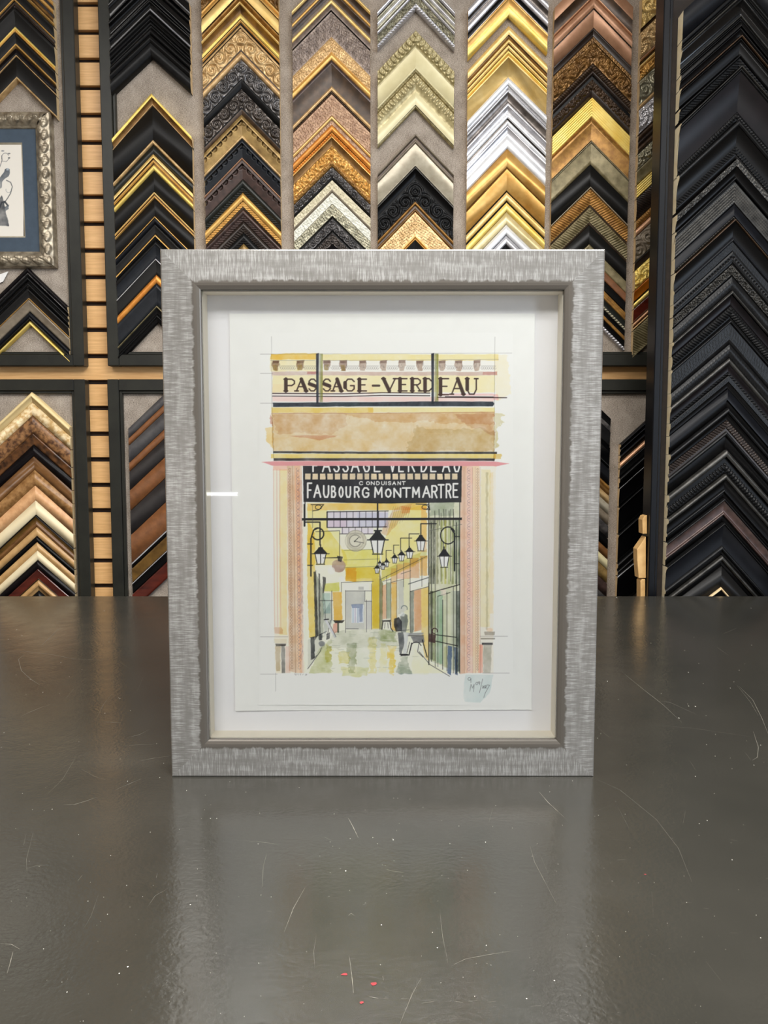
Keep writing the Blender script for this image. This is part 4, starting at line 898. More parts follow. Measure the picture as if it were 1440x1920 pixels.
def corner(colinfo, y0, y1, desc, bands, where, sl=None, sr=None):
    Y = colinfo['Y']; ya = Y - .014
    sl = sl or colinfo['sl']; sr = sr or colinfo['sr']
    xa = colinfo['xa']; xl = colinfo['xl']; xr = colinfo['xr']
    ax = 720 + colinfo['apx']
    z0 = at(ax, y0, ya)[1]; z1 = at(ax, y1, ya)[1]; V = (z0 - z1) - .0007
    R = empty('moulding_corner', (xa, Y - .0004, z1), desc + ' frame corner sample, ' + where, 'frame corner sample', colinfo['group'])
    parts = []; tot = 0.0
    for tk in bands.split(';'):
        p = tk.split(); fr = float(p[0]); kd = p[1][0]; hh = p[1][1:].split('-'); h0 = float(hh[0]); h1 = float(hh[-1])
        parts.append([fr, kd, h0, h1, p[2], p[3] if len(p) > 3 else None]); tot += fr
    segs = []; t = 0.0
    for fr, kd, h0, h1, m, o in parts:
        ta, tb = t, t + fr / tot; t = tb
        if segs and segs[-1][0] == m and segs[-1][1] is None and o is None: segs[-1][2].append((ta, tb, kd, h0, h1))
        else: segs.append([m, o, [(ta, tb, kd, h0, h1)]])
    ph = random.uniform(0, 6); prof = []
    cosl = .72
    for si, (m, o, ps) in enumerate(segs):
        ts = []; hs = []
        for (ta, tb, kd, h0, h1) in ps:
            W = (tb - ta) * V * cosl * 1000
            n = max(2, int(W / 1.1)) if o else (1 if kd == 'l' else 5)
            if o: n = min(n, 40)
            tt = np.linspace(0, 1, n + 1)
            ts += list(ta + (tb - ta) * tt); hs += list(height(kd, tt, h0, h1))
        ts = np.array(ts); hs = np.array(hs) + colinfo['lift']
        prof += list(zip(ts, hs))
        Wb = (ps[-1][1] - ps[0][0]) * V * cosl * 1000
        step = 1.25 if o in ('scroll', 'leaf', 'lat', 'egg', 'bead', 'dot', 'tex', 'grain') else 1.0
        ncol = {None: 1}.get(o, 0)
        dl = xa - xl; dr = xr - xa
        if ncol == 1: D_ = [np.array([-dl, 0.0]), np.array([0.0, dr])]
        else:
            nl = max(6, int(dl * 1400 / step)); nr = max(6, int(dr * 1400 / step)); D_ = [np.linspace(-dl, 0, nl), np.linspace(0, dr, nr)]
        Vs = []; Fs = []; base = 0
        tt2, hh2 = ts, hs
        first, last = si == 0, si == len(segs) - 1
        for li_, d in enumerate(D_):
            sl_ = sl if li_ == 0 else sr
            DD, TT = np.meshgrid(d, tt2, indexing='ij'); HH = np.repeat(hh2[None, :], len(d), 0)
            if o:
                s_mm = np.abs(DD) * math.hypot(1, sl_) * 1000 + (TT - ps[0][0]) * V * .7 * 1000; u_mm = (TT - ps[0][0]) * V * cosl * 1000
                HH = HH + ornament(o, s_mm, u_mm, Wb, ph)
            X = DD; Z = V - np.abs(DD) * sl_ - TT * V; Yv = -HH / 1000
            if first:   # outer side
                X = np.concatenate([X[:, :1], X], 1); Z = np.concatenate([Z[:, :1], Z], 1); Yv = np.concatenate([np.zeros((len(d), 1)), Yv], 1)
            if last:
                X = np.concatenate([X, X[:, -1:]], 1); Z = np.concatenate([Z, Z[:, -1:]], 1); Yv = np.concatenate([Yv, np.zeros((len(d), 1))], 1)
            nx, nt_ = X.shape; i = base + np.arange(nx * nt_).reshape(nx, nt_)
            Fs.append(np.stack([i[:-1, :-1], i[:-1, 1:], i[1:, 1:], i[1:, :-1]], -1).reshape(-1, 4))
            Vs.append(np.stack([X, Yv, Z], -1).reshape(-1, 3)); base += nx * nt_
        nm = NM.get(o)
        if nm is None:
            share = ps[-1][1] - ps[0][0]
            nm = 'face' if (share > .34 or len(segs) == 1) else ('outer_lip' if first else ('inner_lip' if last else 'fillet'))
        ob = mesh_obj(nm, np.concatenate(Vs), np.concatenate(Fs), [M[m]], R, smooth=bool(o))
    # bare wood where the legs were sawn off
    for side, xe, s_ in ((-1, xl - xa, sl), (1, xr - xa, sr)):
        if colinfo['ends'] * side < 0: pass
        pts = [(0.0, V)] + [(h / 1000, V - t_ * V) for t_, h in prof] + [(0.0, 0.0)]
        off = side * .0001
        vv = [(xe + off, -h, z - abs(xe) * s_) for h, z in pts]
        n = len(vv); cy = sum(v[1] for v in vv) / n; cz = sum(v[2] for v in vv) / n
        vv.append((xe + off, min(-.0015, cy * .5), cz))
        mesh_obj('cut_end', vv, [(i, (i + 1) % n, n) for i in range(n)], [M[colinfo.get('endmat', 'rawwood')]], R)
    return R

ORD = ['topmost', 'second', 'third', 'fourth', 'fifth', 'sixth', 'seventh', 'eighth', 'ninth', 'tenth', 'eleventh', 'twelfth', 'thirteenth', 'fourteenth', 'fifteenth', 'sixteenth',
       'seventeenth', 'eighteenth', 'nineteenth', 'twentieth', 'twenty-first', 'twenty-second', 'twenty-third', 'twenty-fourth', 'twenty-fifth', 'twenty-sixth', 'twenty-seventh', 'twenty-eighth', 'twenty-ninth', 'thirtieth']
def column(where, group, yref, pxl, pxa, pxr, sl, sr, samples, Y=FELT_Y, ends=1, endmat='rawwood', lift=5.0):
    ya = Y - .014
    info = dict(Y=Y, sl=sl, sr=sr, xl=at(pxl, yref, ya)[0], xa=at(pxa, yref, ya)[0], xr=at(pxr, yref, ya)[0], apx=pxa - 720, group=group, ends=ends, endmat=endmat, lift=lift)
    for i, s in enumerate(samples):
        k = ORD[i] + ' in ' + where
        corner(info, s[0], s[1], s[2], s[3], k, *(s[4:6] if len(s) > 4 else ()))

F_ = 'l12-12'
# ---- column above the bird picture
column('column above bird picture', 'corner samples above the bird picture', 100, -45, 31, 104, .98, .98, [
 (-72,-24,'gold ridged','8 v10-12 gold;6 l9-9 darkbrown;8 v12-12 gold;6 l9-9 darkbrown;8 v12-14 golddark;6 l9-9 gold'),
 (-22,14,'black, thin gold line','20 c18-12 satinblack;5 v11-11 gold;5 l8-8 darkbrown;4 v9-9 umber;4 l8-8 darkbrown'),
 (15,62,'wide black, gold inner lip','34 c18-10 satinblack;6 v10-12 goldlemon;5 v12-10 gold'),
 (63,91,'narrow black, gold inner lip','18 c17-9 satinblack;5 v10-11 gold;4 l10-7 golddark'),
 (92,107,'slim dark brown, thin beige edge','9 l14-10 plumblack;3 v10-9 champagne'),
 (108,150,'flat black, thin pale gold edge','34 l13-12 satinblack;5 v12-10 champagnegold')])
# ---- column below the bird picture
column('column below bird picture', 'corner samples below the bird picture', 600, -25, 56, 129, .92, .98, [
 (502,519,'glossy dark maroon','10 v14-11 plumblack;4 v11-10 pewter;4 l8-8 black'),
 (520,541,'black stepped','6 v14-12 charcoal;5 l8-8 black;6 v11-11 charcoal;5 l7-7 black'),
 (542,561,'smooth black, thin gold line','16 c16-8 satinblack;2 v9-9 gold'),
 (562,583,'matte taupe grey','20 c13-8 taupe'),
 (584,601,'rounded glossy black','9 v8-10 slate;8 v10-6 blackgloss'),
 (602,609,'very slim bright gold','5 v9-9 goldlemon')])
# ---- pale and brown wood column
column('lower left wood column', 'wood corner samples in the lower left column', 900, -10, 66, 135, .90, .93, [
 (735,753,'pale ash wood, rounded','8 v12-16 paleash;8 l14-10 paleash'),
 (754,778,'spotted cream wood','5 l9-12 spottedcream;18 l12-12 spottedcream'),
 (779,811,'mottled light burl','30 v12-12 burlbrown'),
 (812,833,'dark brown burl','20 c14-10 burldark'),
 (834,855,'plain black-brown','20 l13-12 plumblack'),
 (856,880,'smooth mid brown','10 l16-12 midbrown;12 l12-10 midbrown'),
 (881,909,'tan burl','26 l12-12 burltan'),
 (910,937,'peach birdseye','26 l12-12 peach'),
 (938,964,'plain cream wood','25 l12-12 creamwood'),
 (965,987,'olive brown, black edge','3 l14-14 black;8 c14-9 oliveb;10 v9-10 midbrown'),
 (988,1004,'slim light tan burl','15 l12-11 lighttan'),
 (1005,1015,'slim plain black','10 l13-13 black'),
 (1016,1031,'slim light pinkish tan','14 l12-11 lighttan'),
 (1032,1049,'narrow cream wood','16 l13-11 creamwood'),
 (1050,1065,'narrow dark brown','14 l13-12 plumblack'),
 (1066,1086,'dark red mahogany','16 c13-10 mahogany;2 v9-9 umber'),
 (1087,1106,'pale tan, grooved','10 l13-12 lighttan;8 l11-11 lighttan'),
 (1107,1130,'dark grey','22 l12-12 charcoal')])
# ---- black and gold column
column('second upper column', 'black and gold corner samples, second upper column', 300, 213, 288.5, 361.5, 1.02, .99, [
 (-64,-32,'glossy black, silver highlight','20 c22-10 blackgloss;2 l11-13 silverdark;3 v12-12 blackgloss;5 l8-8 blackgloss',.95,.93),  # silverdark strip paints the gloss highlight
 (-31,2,'glossy black stepped','6 l20-20 blackgloss;14 c18-8 blackgloss;8 v9-11 blackgloss',.93,.91),
 (3,25,'glossy black, bright rounded lip','14 c20-9 blackgloss;3 l12-15 silver;4 v13-11 blackgloss',.92,.9),  # silver strip paints the gleam beside the rounded lip
 (26,53,'black double ridged','8 l20-18 black;7 v12-12 black;7 v10-10 charcoal;5 l8-8 black',.92,.9),
 (54,67,'slim black','12 v15-13 black',.91,.89),
 (68,108,'soft rounded charcoal','14 v20-20 black;25 v18-12 charcoal',.9,.88),
 (178,199,'rounded gold, brown inside','5 l20-17 goldlemon;9 c17-9 golddark;3 v10-8 champagne',1.08,1.06),
 (200,262,'very wide flat black','60 l12-13 satinblack'),
 (263,271,'very slim gold','7 v14-14 champagnegold'),
 (272,289,'narrow green-black','16 l12-10 greenblack'),
 (290,320,'triple ridged gold','6 l15-15 goldlight;3 l9-9 golddark;6 v13-13 gold;3 l9-9 golddark;9 v12-10 goldlemon'),
 (321,359,'broad flat black, between golds','37 l12-12 satinblack'),
 (360,372,'slim ridged antique gold','4 v12-12 goldlight;2 l9-9 umber;5 v11-10 gold'),
 (373,405,'wide satin black, below slim gold','33 l12-12 satinblack'),
 (406,420,'black, fine gold outer edge','2 l14-14 gold;12 v13-10 slate'),
 (421,439,'plain satin black, narrow','18 c14-10 satinblack'),
 (440,450,'slim black with gold line','3 l13-13 gold;7 l10-10 black'),
 (451,484,'navy black hollowed','8 l16-13 black;22 c14-8 navyblack'),
 (485,514,'black, fine silver edge','2 l14-14 silver;26 c12-9 satinblack'),
 (515,531,'rounded orange gold','15 v10-10 orange'),
 (532,572,'wide navy black','38 c15-10 navyblack'),
 (573,589,'narrow dark olive','4 v13-13 olive;12 c12-8 black'),
 (590,604,'slim ridged black','5 v12-12 charcoal;8 l9-8 black')])
# ---- leather and slate column (only its left legs show)
column('lower column beside slat strip', 'leather and black corner samples in the lower second column', 900, 243.5, 318, 392, .93, .93, [
 (733,751,'flat black, top','17 l11-11 greyleather'),
 (752,765,'reddish brown leather','13 l11-11 leatherbrown'),
 (766,797,'slate grey scuffed','31 l11-11 greyleather'),
 (798,814,'tan brown leather','16 l11-11 leatherbrown'),
 (815,849,'broad black leather','34 l11-11 blackleather'),
 (850,888,'orange brown leather','38 l11-11 leatherbrown'),
 (889,933,'broad charcoal leather','44 l11-11 blackleather'),
 (934,986,'very broad brown leather','52 l11-11 leatherbrown'),
 (987,997,'slim black, silver edges','3 l12-12 silver;7 l10-10 black'),
 (998,1024,'olive brown hollowed','26 c13-9 oliveb'),
 (1025,1045,'black, fine silver line','2 l13-13 silver;18 c12-8 black'),  # silver line paints a highlight on the black
 (1046,1076,'dark red brown','30 c13-10 mahogany')], endmat='satinblack')
# ---- ornate gold / scalloped column
column('third upper column', 'ornate corner samples in the third upper column', 200, 382, 453.5, 525, .99, 1.01, [
 (-82,-44,'ornate dark gold','28 v14-16 golddark leaf;10 v12-12 gold'),
 (-43,5,'smooth convex gold','6 l20-20 gold;26 v14-18 goldlight;8 v12-12 goldbrown;6 l10-10 goldbrown'),
 (6,47,'scooped bright gold','6 v20-20 goldlight;14 c20-8 golddark;12 v10-16 goldlemon;6 v12-10 gold;4 l8-8 black'),  # black bottom line paints the shaded side
 (49,110,'champagne gold scrollwork','4 l16-16 champagne;38 v12-12 champagnegold scroll;4 l10-10 umber;12 v11-10 champagne'),
 (111,166,'black and silver scrollwork','36 v12-12 pewter scroll;3 l8-8 black;14 l13-11 charcoal'),
 (167,216,'dark silver scrollwork, brown lip','32 v12-12 silverdark scroll;4 l9-9 black;10 l12-11 umber'),
 (217,261,'antique gold scalloped','8 l18-18 antiquegold;26 l17-12 antiquegold scal;7 v11-12 champagnegold'),
 (262,296,'navy black scalloped','7 l18-18 navyblack;26 l17-11 navyblack scal'),
 (297,336,'copper brown scalloped','4 v18-18 copper;5 l17-17 purplebrown;26 l16-11 purplebrown scal'),
 (337,361,'green black rope edged','12 v15-13 greenblack;9 l12-10 greenblack rope'),
 (362,392,'bright gold, beaded inside','14 v14-16 gold;10 l12-12 gold rope;4 l9-9 umber'),
 (393,414,'purple brown roped','10 v13-12 purplebrown;10 l12-10 purplebrown rope'),
 (415,436,'dark brown ribbed','8 l13-12 darkbrown;12 l11-9 darkbrown rib'),
 (437,456,'charcoal beaded','8 l12-11 charcoal;8 l11-9 charcoal rope'),
 (457,490,'dull gold','20 v12-12 antiquegold')])
# ---- mixed ornate column
column('fourth upper column', 'ornate corner samples in the fourth upper column', 200, 549.5, 622, 694.5, .97, .97, [
 (-52,-20,'gold with dark hollow','8 v16-16 goldlight;14 c16-9 umber;9 v10-11 gold'),
 (-19,9,'brown hollow with gold lip','14 c18-9 umber;9 v10-13 goldlight'),
 (10,114,'wide grey and gold ornamented','10 l18-18 purplegrey;3 l11-11 darkbrown;40 c16-10 purplegrey tex;26 v10-12 champagne tex;14 v12-14 gold'),
 (115,177,'mottled dark brown, beaded','6 l18-17 purplebrown;36 c17-9 umber;9 v10-13 champagne;5 l11-11 umber bead'),
 (178,217,'pinkish beige ornamented','34 l14-12 pinkbeige tex'),
 (218,234,'slim bright gold, between ornaments','6 v13-13 goldlight;8 l10-10 pinkbeige tex'),
 (235,255,'bright orange gold, beaded','12 v15-15 orange;7 l13-12 orange bead'),
 (256,312,'antique gold, deep hollow','3 l18-18 gold;14 c17-10 golddark;26 v10-13 gold leaf;12 v12-11 goldbrown tex'),
 (313,337,'silver and mauve ornamented','18 v12-12 pewter scroll;6 l8-8 black'),
 (338,361,'cream textured','17 l12-12 creamtexture tex;5 v11-11 taupe'),
 (362,382,'white textured','20 l12-11 whitetexture tex'),
 (383,405,'silver taupe textured','20 l12-11 silverolive tex'),
 (406,431,'black edged silver textured','5 l12-12 black;18 l12-11 pewter scroll'),
 (432,457,'dark silver textured','5 l12-12 black;18 l12-11 silverdark scroll'),
 (458,490,'dark mauve','28 l10-10 plumblack')])
# ---- silver and cream column
column('fifth upper column', 'silver and cream corner samples in the fifth upper column', 200, 708, 779, 851, 1.02, 1.02, [
 (-54,-16,'fluted silver','8 v16-16 silver;8 v12-12 silverolive;8 v12-12 silver;8 v12-10 silverolive'),
 (-15,17,'antique silver, beaded lip','6 v18-18 silver;14 c17-9 silverolive leaf;9 v11-12 silver rope'),
 (58,138,'cream, large egg carving','22 l15-17 oldcream egg;6 c16-10 oldcream;34 l9-11 cream;5 v12-12 cream;6 v11-11 oldcream bead'),
 (139,201,'cream gold, small beads','16 l16-16 oldcream bead;14 c15-9 oldcream;24 v10-14 cream;3 l10-10 oldcream'),
 (252,313,'silver beige, taupe ridges','5 v17-17 taupe;5 l12-12 umber;6 v13-12 taupe;36 l11-12 silverbeige;4 v12-12 silverbeige'),
 (314,378,'charcoal damask scroll','3 l20-20 greyedge;18 c19-9 black;40 l9-11 charcoal scroll'),
 (379,446,'gold leaf, brown ridges','6 v17-17 goldbrown;5 l13-13 umber;7 v13-12 golddark;40 l12-12 champagnegold tex;5 v12-12 goldlight'),
 (447,490,'black, fine gold outer edge','3 v14-14 gold;30 c13-9 black')])
# ---- bright gold and silver column
column('sixth upper column', 'smooth gold and silver corner samples in the sixth upper column', 200, 876, 951.5, 1024, 1.05, .95, [
 (-66,-21,'smooth silver','14 v16-18 silver;10 c16-10 silverdark;14 v11-13 silver'),
 (-20,-6,'black, white lip','9 l14-12 black;3 v12-12 silverwhite'),
 (-5,29,'two tone scooped gold','16 c18-10 gold;16 l11-14 goldlemon'),
 (50,74,'pale gold hollow','16 v14-17 goldlight;6 l12-10 golddark'),
 (75,103,'stepped pale gold','8 v16-16 goldlight;2 l10-10 golddark;8 v14-14 goldlight;2 l10-10 golddark;7 v13-12 goldlemon'),
 (104,145,'wide smooth pale gold','5 l15-16 goldlight;34 l13-11 goldlight'),
 (146,169,'silver white, soft mauve','14 v15-15 silverwhite;7 l12-10 silver'),
 (170,192,'mirror silver','4 v14-14 silverwhite;16 c14-9 silverdark'),
 (193,212,'stepped silver','8 v14-15 silver;8 c13-9 silver'),
 (213,235,'ridged bright silver','9 v13-15 silverwhite;3 l9-9 silverdark;8 v12-12 silverwhite'),
 (236,279,'wide polished silver','16 c17-10 silver;22 v11-13 silverwhite'),
 (280,313,'plain flat gold','31 l12-13 gold'),
 (314,357,'wide flat gold, below plain gold','4 l11-14 golddark;38 l14-12 gold'),
 (358,376,'narrow light gold, dark edge','3 l10-10 black;14 v13-14 goldlight'),  # black strip paints the shaded gap above the gold
 (377,397,'lemon gold, dark edge','3 l10-10 black;14 v13-14 goldlemon'),  # black outer strip stands for shade in the gap, in colour
 (398,420,'pale beige gold','20 l12-12 palebeige'),
 (421,440,'bright white silver','17 v11-15 silverwhite'),
 (441,458,'narrow polished silver','15 v11-14 silver'),
 (459,490,'dark grey','28 l10-9 charcoal')], ends=-1)
# ---- copper, bronze and olive column
column('seventh upper column', 'copper and bronze corner samples in the seventh upper column', 200, 1036, 1109, 1181, .97, .97, [
 (-58,-5,'copper, hollowed, bright lip','22 l18-16 copper;22 c16-8 umber;5 v10-12 copperlight'),  # umber paints the hollow's shade, copperlight the highlight on the lip
 (-4,53,'broad copper','20 v12-15 copper;3 l11-11 umber;32 l13-12 copper'),
 (54,70,'smooth dark brown','15 c16-10 darkbrown'),
 (71,132,'bronze acanthus carved','8 l16-16 golddark tex;40 v14-16 golddark leaf;12 v12-10 umber rib'),
 (133,182,'dark brown, carved inside','8 v15-15 darkbrown;7 l10-10 black;18 v12-12 umber leaf;12 l10-8 darkbrown'),
 (184,225,'bright yellow gold ridged','36 l16-13 goldlemon ridge;5 l12-10 goldbrown'),
 (226,265,'grainy bronze gold','36 c16-10 goldbrown;3 v10-10 champagne'),
 (266,308,'olive silver, pale edge','3 v14-14 silverolive;36 c13-11 olive'),
 (309,350,'plain wide black','38 l12-12 satinblack'),
 (351,388,'ribbed gold, pale edge','3 v15-15 silverbeige;30 v12-12 goldbrown rib;4 l9-9 umber'),
 (389,421,'ribbed olive silver','28 v12-12 olive rib;4 l9-9 umber'),
 (422,457,'plain black, below ribbed olive','34 l12-12 satinblack'),
 (458,479,'dull olive gold','20 c13-10 olive'),
 (480,496,'orange brown','15 c13-10 leatherbrown'),
 (497,515,'dark hollowed','17 c13-8 black'),
 (516,531,'gold black ridged','14 l13-11 goldbrown ridge'),
 (532,550,'dark olive, silver beads','11 l12-10 greenblack;5 l11-11 silverolive rope'),
 (551,569,'black, gold beads','9 l12-10 black;7 l11-11 goldbrown ridge'),
 (570,588,'black, silver inner beads','11 l12-9 black;5 l11-11 silver rope')], ends=-1)
# ---- narrow glimpse of the column behind the black post
column('column behind black post', 'ornate corner samples glimpsed behind the black post', 400, 1192, 1264, 1336, .93, .93, [
 (-74,-10,'bright gold acanthus','58 v16-16 goldlight leaf;6 l10-10 umber'),
 (-9,52,'champagne gold carved','44 v14-16 champagnegold leaf;6 v12-12 copper;4 l9-9 umber'),
 (53,82,'bright gold, carved leaf','6 v14-14 goldlight;20 v12-12 gold leaf'),
 (83,137,'olive leaf on champagne','44 v12-14 silverolive scroll;8 v12-12 champagne'),
 (138,184,'silver acanthus','44 v14-16 silver leaf'),
 (185,220,'dark ridged','10 v12-12 umber;10 v12-12 darkbrown;10 v12-12 umber'),
 (221,250,'small silver acanthus','28 v14-14 silverolive leaf'),
 (251,278,'dark olive hollowed','26 c14-9 olive'),
 (279,304,'yellow gold ridged','24 l13-12 goldlemon ridge'),
 (305,345,'black, bold ribs','38 v12-12 darkbrown rib'),
 (346,362,'brown gold ribbed','14 v11-11 goldbrown rib'),
 (363,376,'slim bright copper','12 v11-12 copperlight'),
 (377,424,'taupe scroll carved','44 v12-12 taupe scroll'),
 (425,440,'dark brown hollowed','14 c13-9 darkbrown'),
 (441,478,'brilliant gold carved','36 v14-14 goldlemon leaf'),
 (479,501,'smooth amber','20 c14-10 amber;3 l9-9 black'),
 (502,512,'slim flat bright gold','10 l12-12 goldlemon'),
 (513,538,'red brown mottled','25 c13-9 mahogany'),
 (539,553,'pinkish gold ridged','6 v12-12 copperlight;3 l9-9 mahogany;5 v11-11 champagne'),
 (554,604,'olive fine ribbed','48 l14-13 olive rib')], ends=-1)
# ---- lower right columns seen between the picture and the black post
column('lower column right of picture', 'corner samples low beside the picture', 1000, 993, 1067, 1139.5, .93, .93, [
 (716,741,'black over grey','14 l14-12 black;10 c12-9 pewter'),
 (742,770,'grey black hollowed','26 c14-9 charcoal'),
 (771,811,'deep black','38 c13-9 blackgloss'),
 (812,842,'dark grey flat','28 l12-12 slate'),
 (843,861,'ochre gold stepped','7 v12-12 goldbrown;9 v11-11 golddark'),
 (862,877,'slim light gold','14 l12-12 champagnegold'),
 (878,897,'cream silver','18 l12-12 silverbeige'),
 (898,917,'grey brown','18 l12-11 taupe'),
 (918,942,'grey silver','22 l12-12 pewter'),
 (943,962,'plain black','18 l12-12 black'),
 (963,981,'umber brown','17 l12-12 midbrown'),
 (982,1000,'cream','17 l12-12 cream'),
 (1001,1026,'dull gold','24 l12-12 antiquegold'),
 (1027,1052,'dark mauve','24 l12-12 purplebrown'),
 (1053,1080,'taupe grey','24 l12-12 pewter')])
column('lower column against black post', 'black corner samples low beside the black post', 900, 1161, 1233, 1306, .92, .92, [
 (766,786,'slate black stepped','5 v15-15 slate;4 l9-9 black;5 v12-12 slate;5 l9-9 black'),
 (787,800,'black, slate lip','5 v13-13 slate;7 l9-9 black'),
 (801,812,'slim tan orange','11 v11-12 copperlight'),
 (813,829,'charcoal hollowed','15 c14-9 charcoal'),
 (830,848,'black stepped','8 v14-13 black;8 l9-9 black'),
 (849,884,'broad glossy black','34 c16-10 blackgloss'),
 (885,935,'very broad black','4 v15-15 black;44 c14-10 blackgloss'),
 (936,990,'broad deep black, low','5 v15-15 charcoal;46 c14-10 blackgloss'),
 (991,1014,'black double ridged','8 v13-13 charcoal;4 l8-8 black;8 v12-12 black'),
 (1015,1080,'widest black','60 c15-10 blackgloss')], ends=-1)
# ---- the black column on the near panel
BL = [  # low black inner steps paint the shaded gaps between samples
 (-76,-22,'flat slate black','50 l22-20 slate',.9,1.12),
 (-21,1,'slate black, taupe ridged lip','12 l20-18 black;5 v14-14 black;8 v14-15 greyedge',.9,1.12),
 (2,46,'scooped black, glinting ridges','30 c26-10 blackgloss;4 v12-13 greyedge;5 v10-10 black;4 v10-10 charcoal',.88,1.12),  # greyedge band paints a glint along the ridges
 (47,72,'dark ridged black','8 l20-20 black;5 v12-12 charcoal;10 c14-9 black',.88,1.12),
 (73,107,'black, brownish outer highlight','4 v22-22 umber;5 v16-16 black;24 c16-10 black',.88,1.1),  # umber outer band is a highlight put into colour
 (108,131,'black, fine woven row','5 v19-18 charcoal;14 l15-13 charcoal rope;3 l9-9 black',.9,1.1),
 (132,230,'very wide scooped, beaded lip','4 v28-28 greyedge;6 v25-24 charcoal;70 c24-11 plumblack;12 l12-13 charcoal bead;5 l9-9 black',.95,1.08),
 (231,299,'scooped black, ribbed inside','10 v24-24 charcoal;32 c22-10 black;12 l11-11 charcoal rib;8 l9-9 black',.92,1.1),
 (303,334,'black, ornate outer ridge','12 l22-20 greyedge tex;18 c18-9 black',.93,1.08),
 (335,385,'black woven lattice','5 v16-16 charcoal;4 l11-11 black;36 l13-12 greyedge lat;3 l9-9 black',.93,1.08),
 (386,413,'slate, broken silver bead line','20 l14-14 slate;6 l12-12 greyedge bead',.92,1.1),
 (414,472,'scooped black, blue grey ridge','4 v22-22 umber;26 c20-10 black;8 v11-14 slate;16 l12-11 charcoal grain',.92,1.1),  # slate ridge band paints a blue grey highlight
 (473,497,'dark grey, studded row','20 l14-13 charcoal dot;4 l10-10 black',.91,1.1),
 (498,519,'grey, rosette row','18 l14-13 greyedge scroll;3 l9-9 black',.91,1.1),
 (520,546,'charcoal grained','24 v13-13 charcoal grain',.9,1.1),
 (547,574,'black, bright outer lip','6 v20-20 greyedge;18 c14-9 plumblack',.89,1.1),
 (575,600,'charcoal, slanted ribs','20 v13-13 charcoal rib;5 l10-10 charcoal',.88,1.1),
 (601,645,'broad dark textured','6 v15-15 charcoal;30 l13-12 charcoal grain;8 l12-10 charcoal',.87,1.1),
 (646,671,'fine textured black','22 v13-12 charcoal grain',.86,1.1),
 (672,704,'grey smooth, roped','10 v15-14 greyedge;14 c13-9 plumblack;6 l10-9 charcoal rope',.85,1.1),
 (705,729,'charcoal, grainy lip','10 l16-16 charcoal grain;12 c13-9 black',.84,1.1),
 (730,764,'flat slate, low','20 l13-13 slate;14 l7-7 black',.83,1.1),
 (765,842,'brown black ribbed','9 v20-20 charcoal;12 c15-10 black;14 l13-13 darkbrown rib;6 l10-10 darkbrown;8 v12-12 charcoal;24 l6-6 black',.82,1.1),
 (843,887,'black, rope beads','12 v19-19 greyedge;10 l10-10 black;14 l13-13 charcoal bead;5 l9-9 black',.81,1.1),
 (888,932,'scooped black, grey lip','9 v19-19 greyedge;18 c15-9 black;6 v11-11 charcoal;9 l6-6 black',.8,1.1),
 (933,977,'brown mauve sheen','5 v15-15 charcoal;20 c14-10 purplebrown;6 v11-11 purplebrown;11 l6-6 black',.8,1.1),  # purplebrown paints the sheen of the scoop
 (978,1039,'wide slate scoop','4 v20-20 charcoal;38 c18-9 slate;9 v10-12 charcoal;8 l7-7 black',.8,1.1),
 (1040,1059,'black, ridged lip','9 v14-14 greyedge;9 l9-9 black',.8,1.1),
 (1060,1098,'flat charcoal, bottom','36 l12-12 satinblack',.8,1.1),
 (1099,1150,'pale tipped black, lowest','5 v14-14 rawwood;44 c13-9 black',.8,1.1)]
column('far right black column', 'black corner samples on the near right panel', 500, 1262, 1369, 1482, .9, 1.1, BL, Y=CY, ends=-1, endmat='rawlit', lift=12.0)

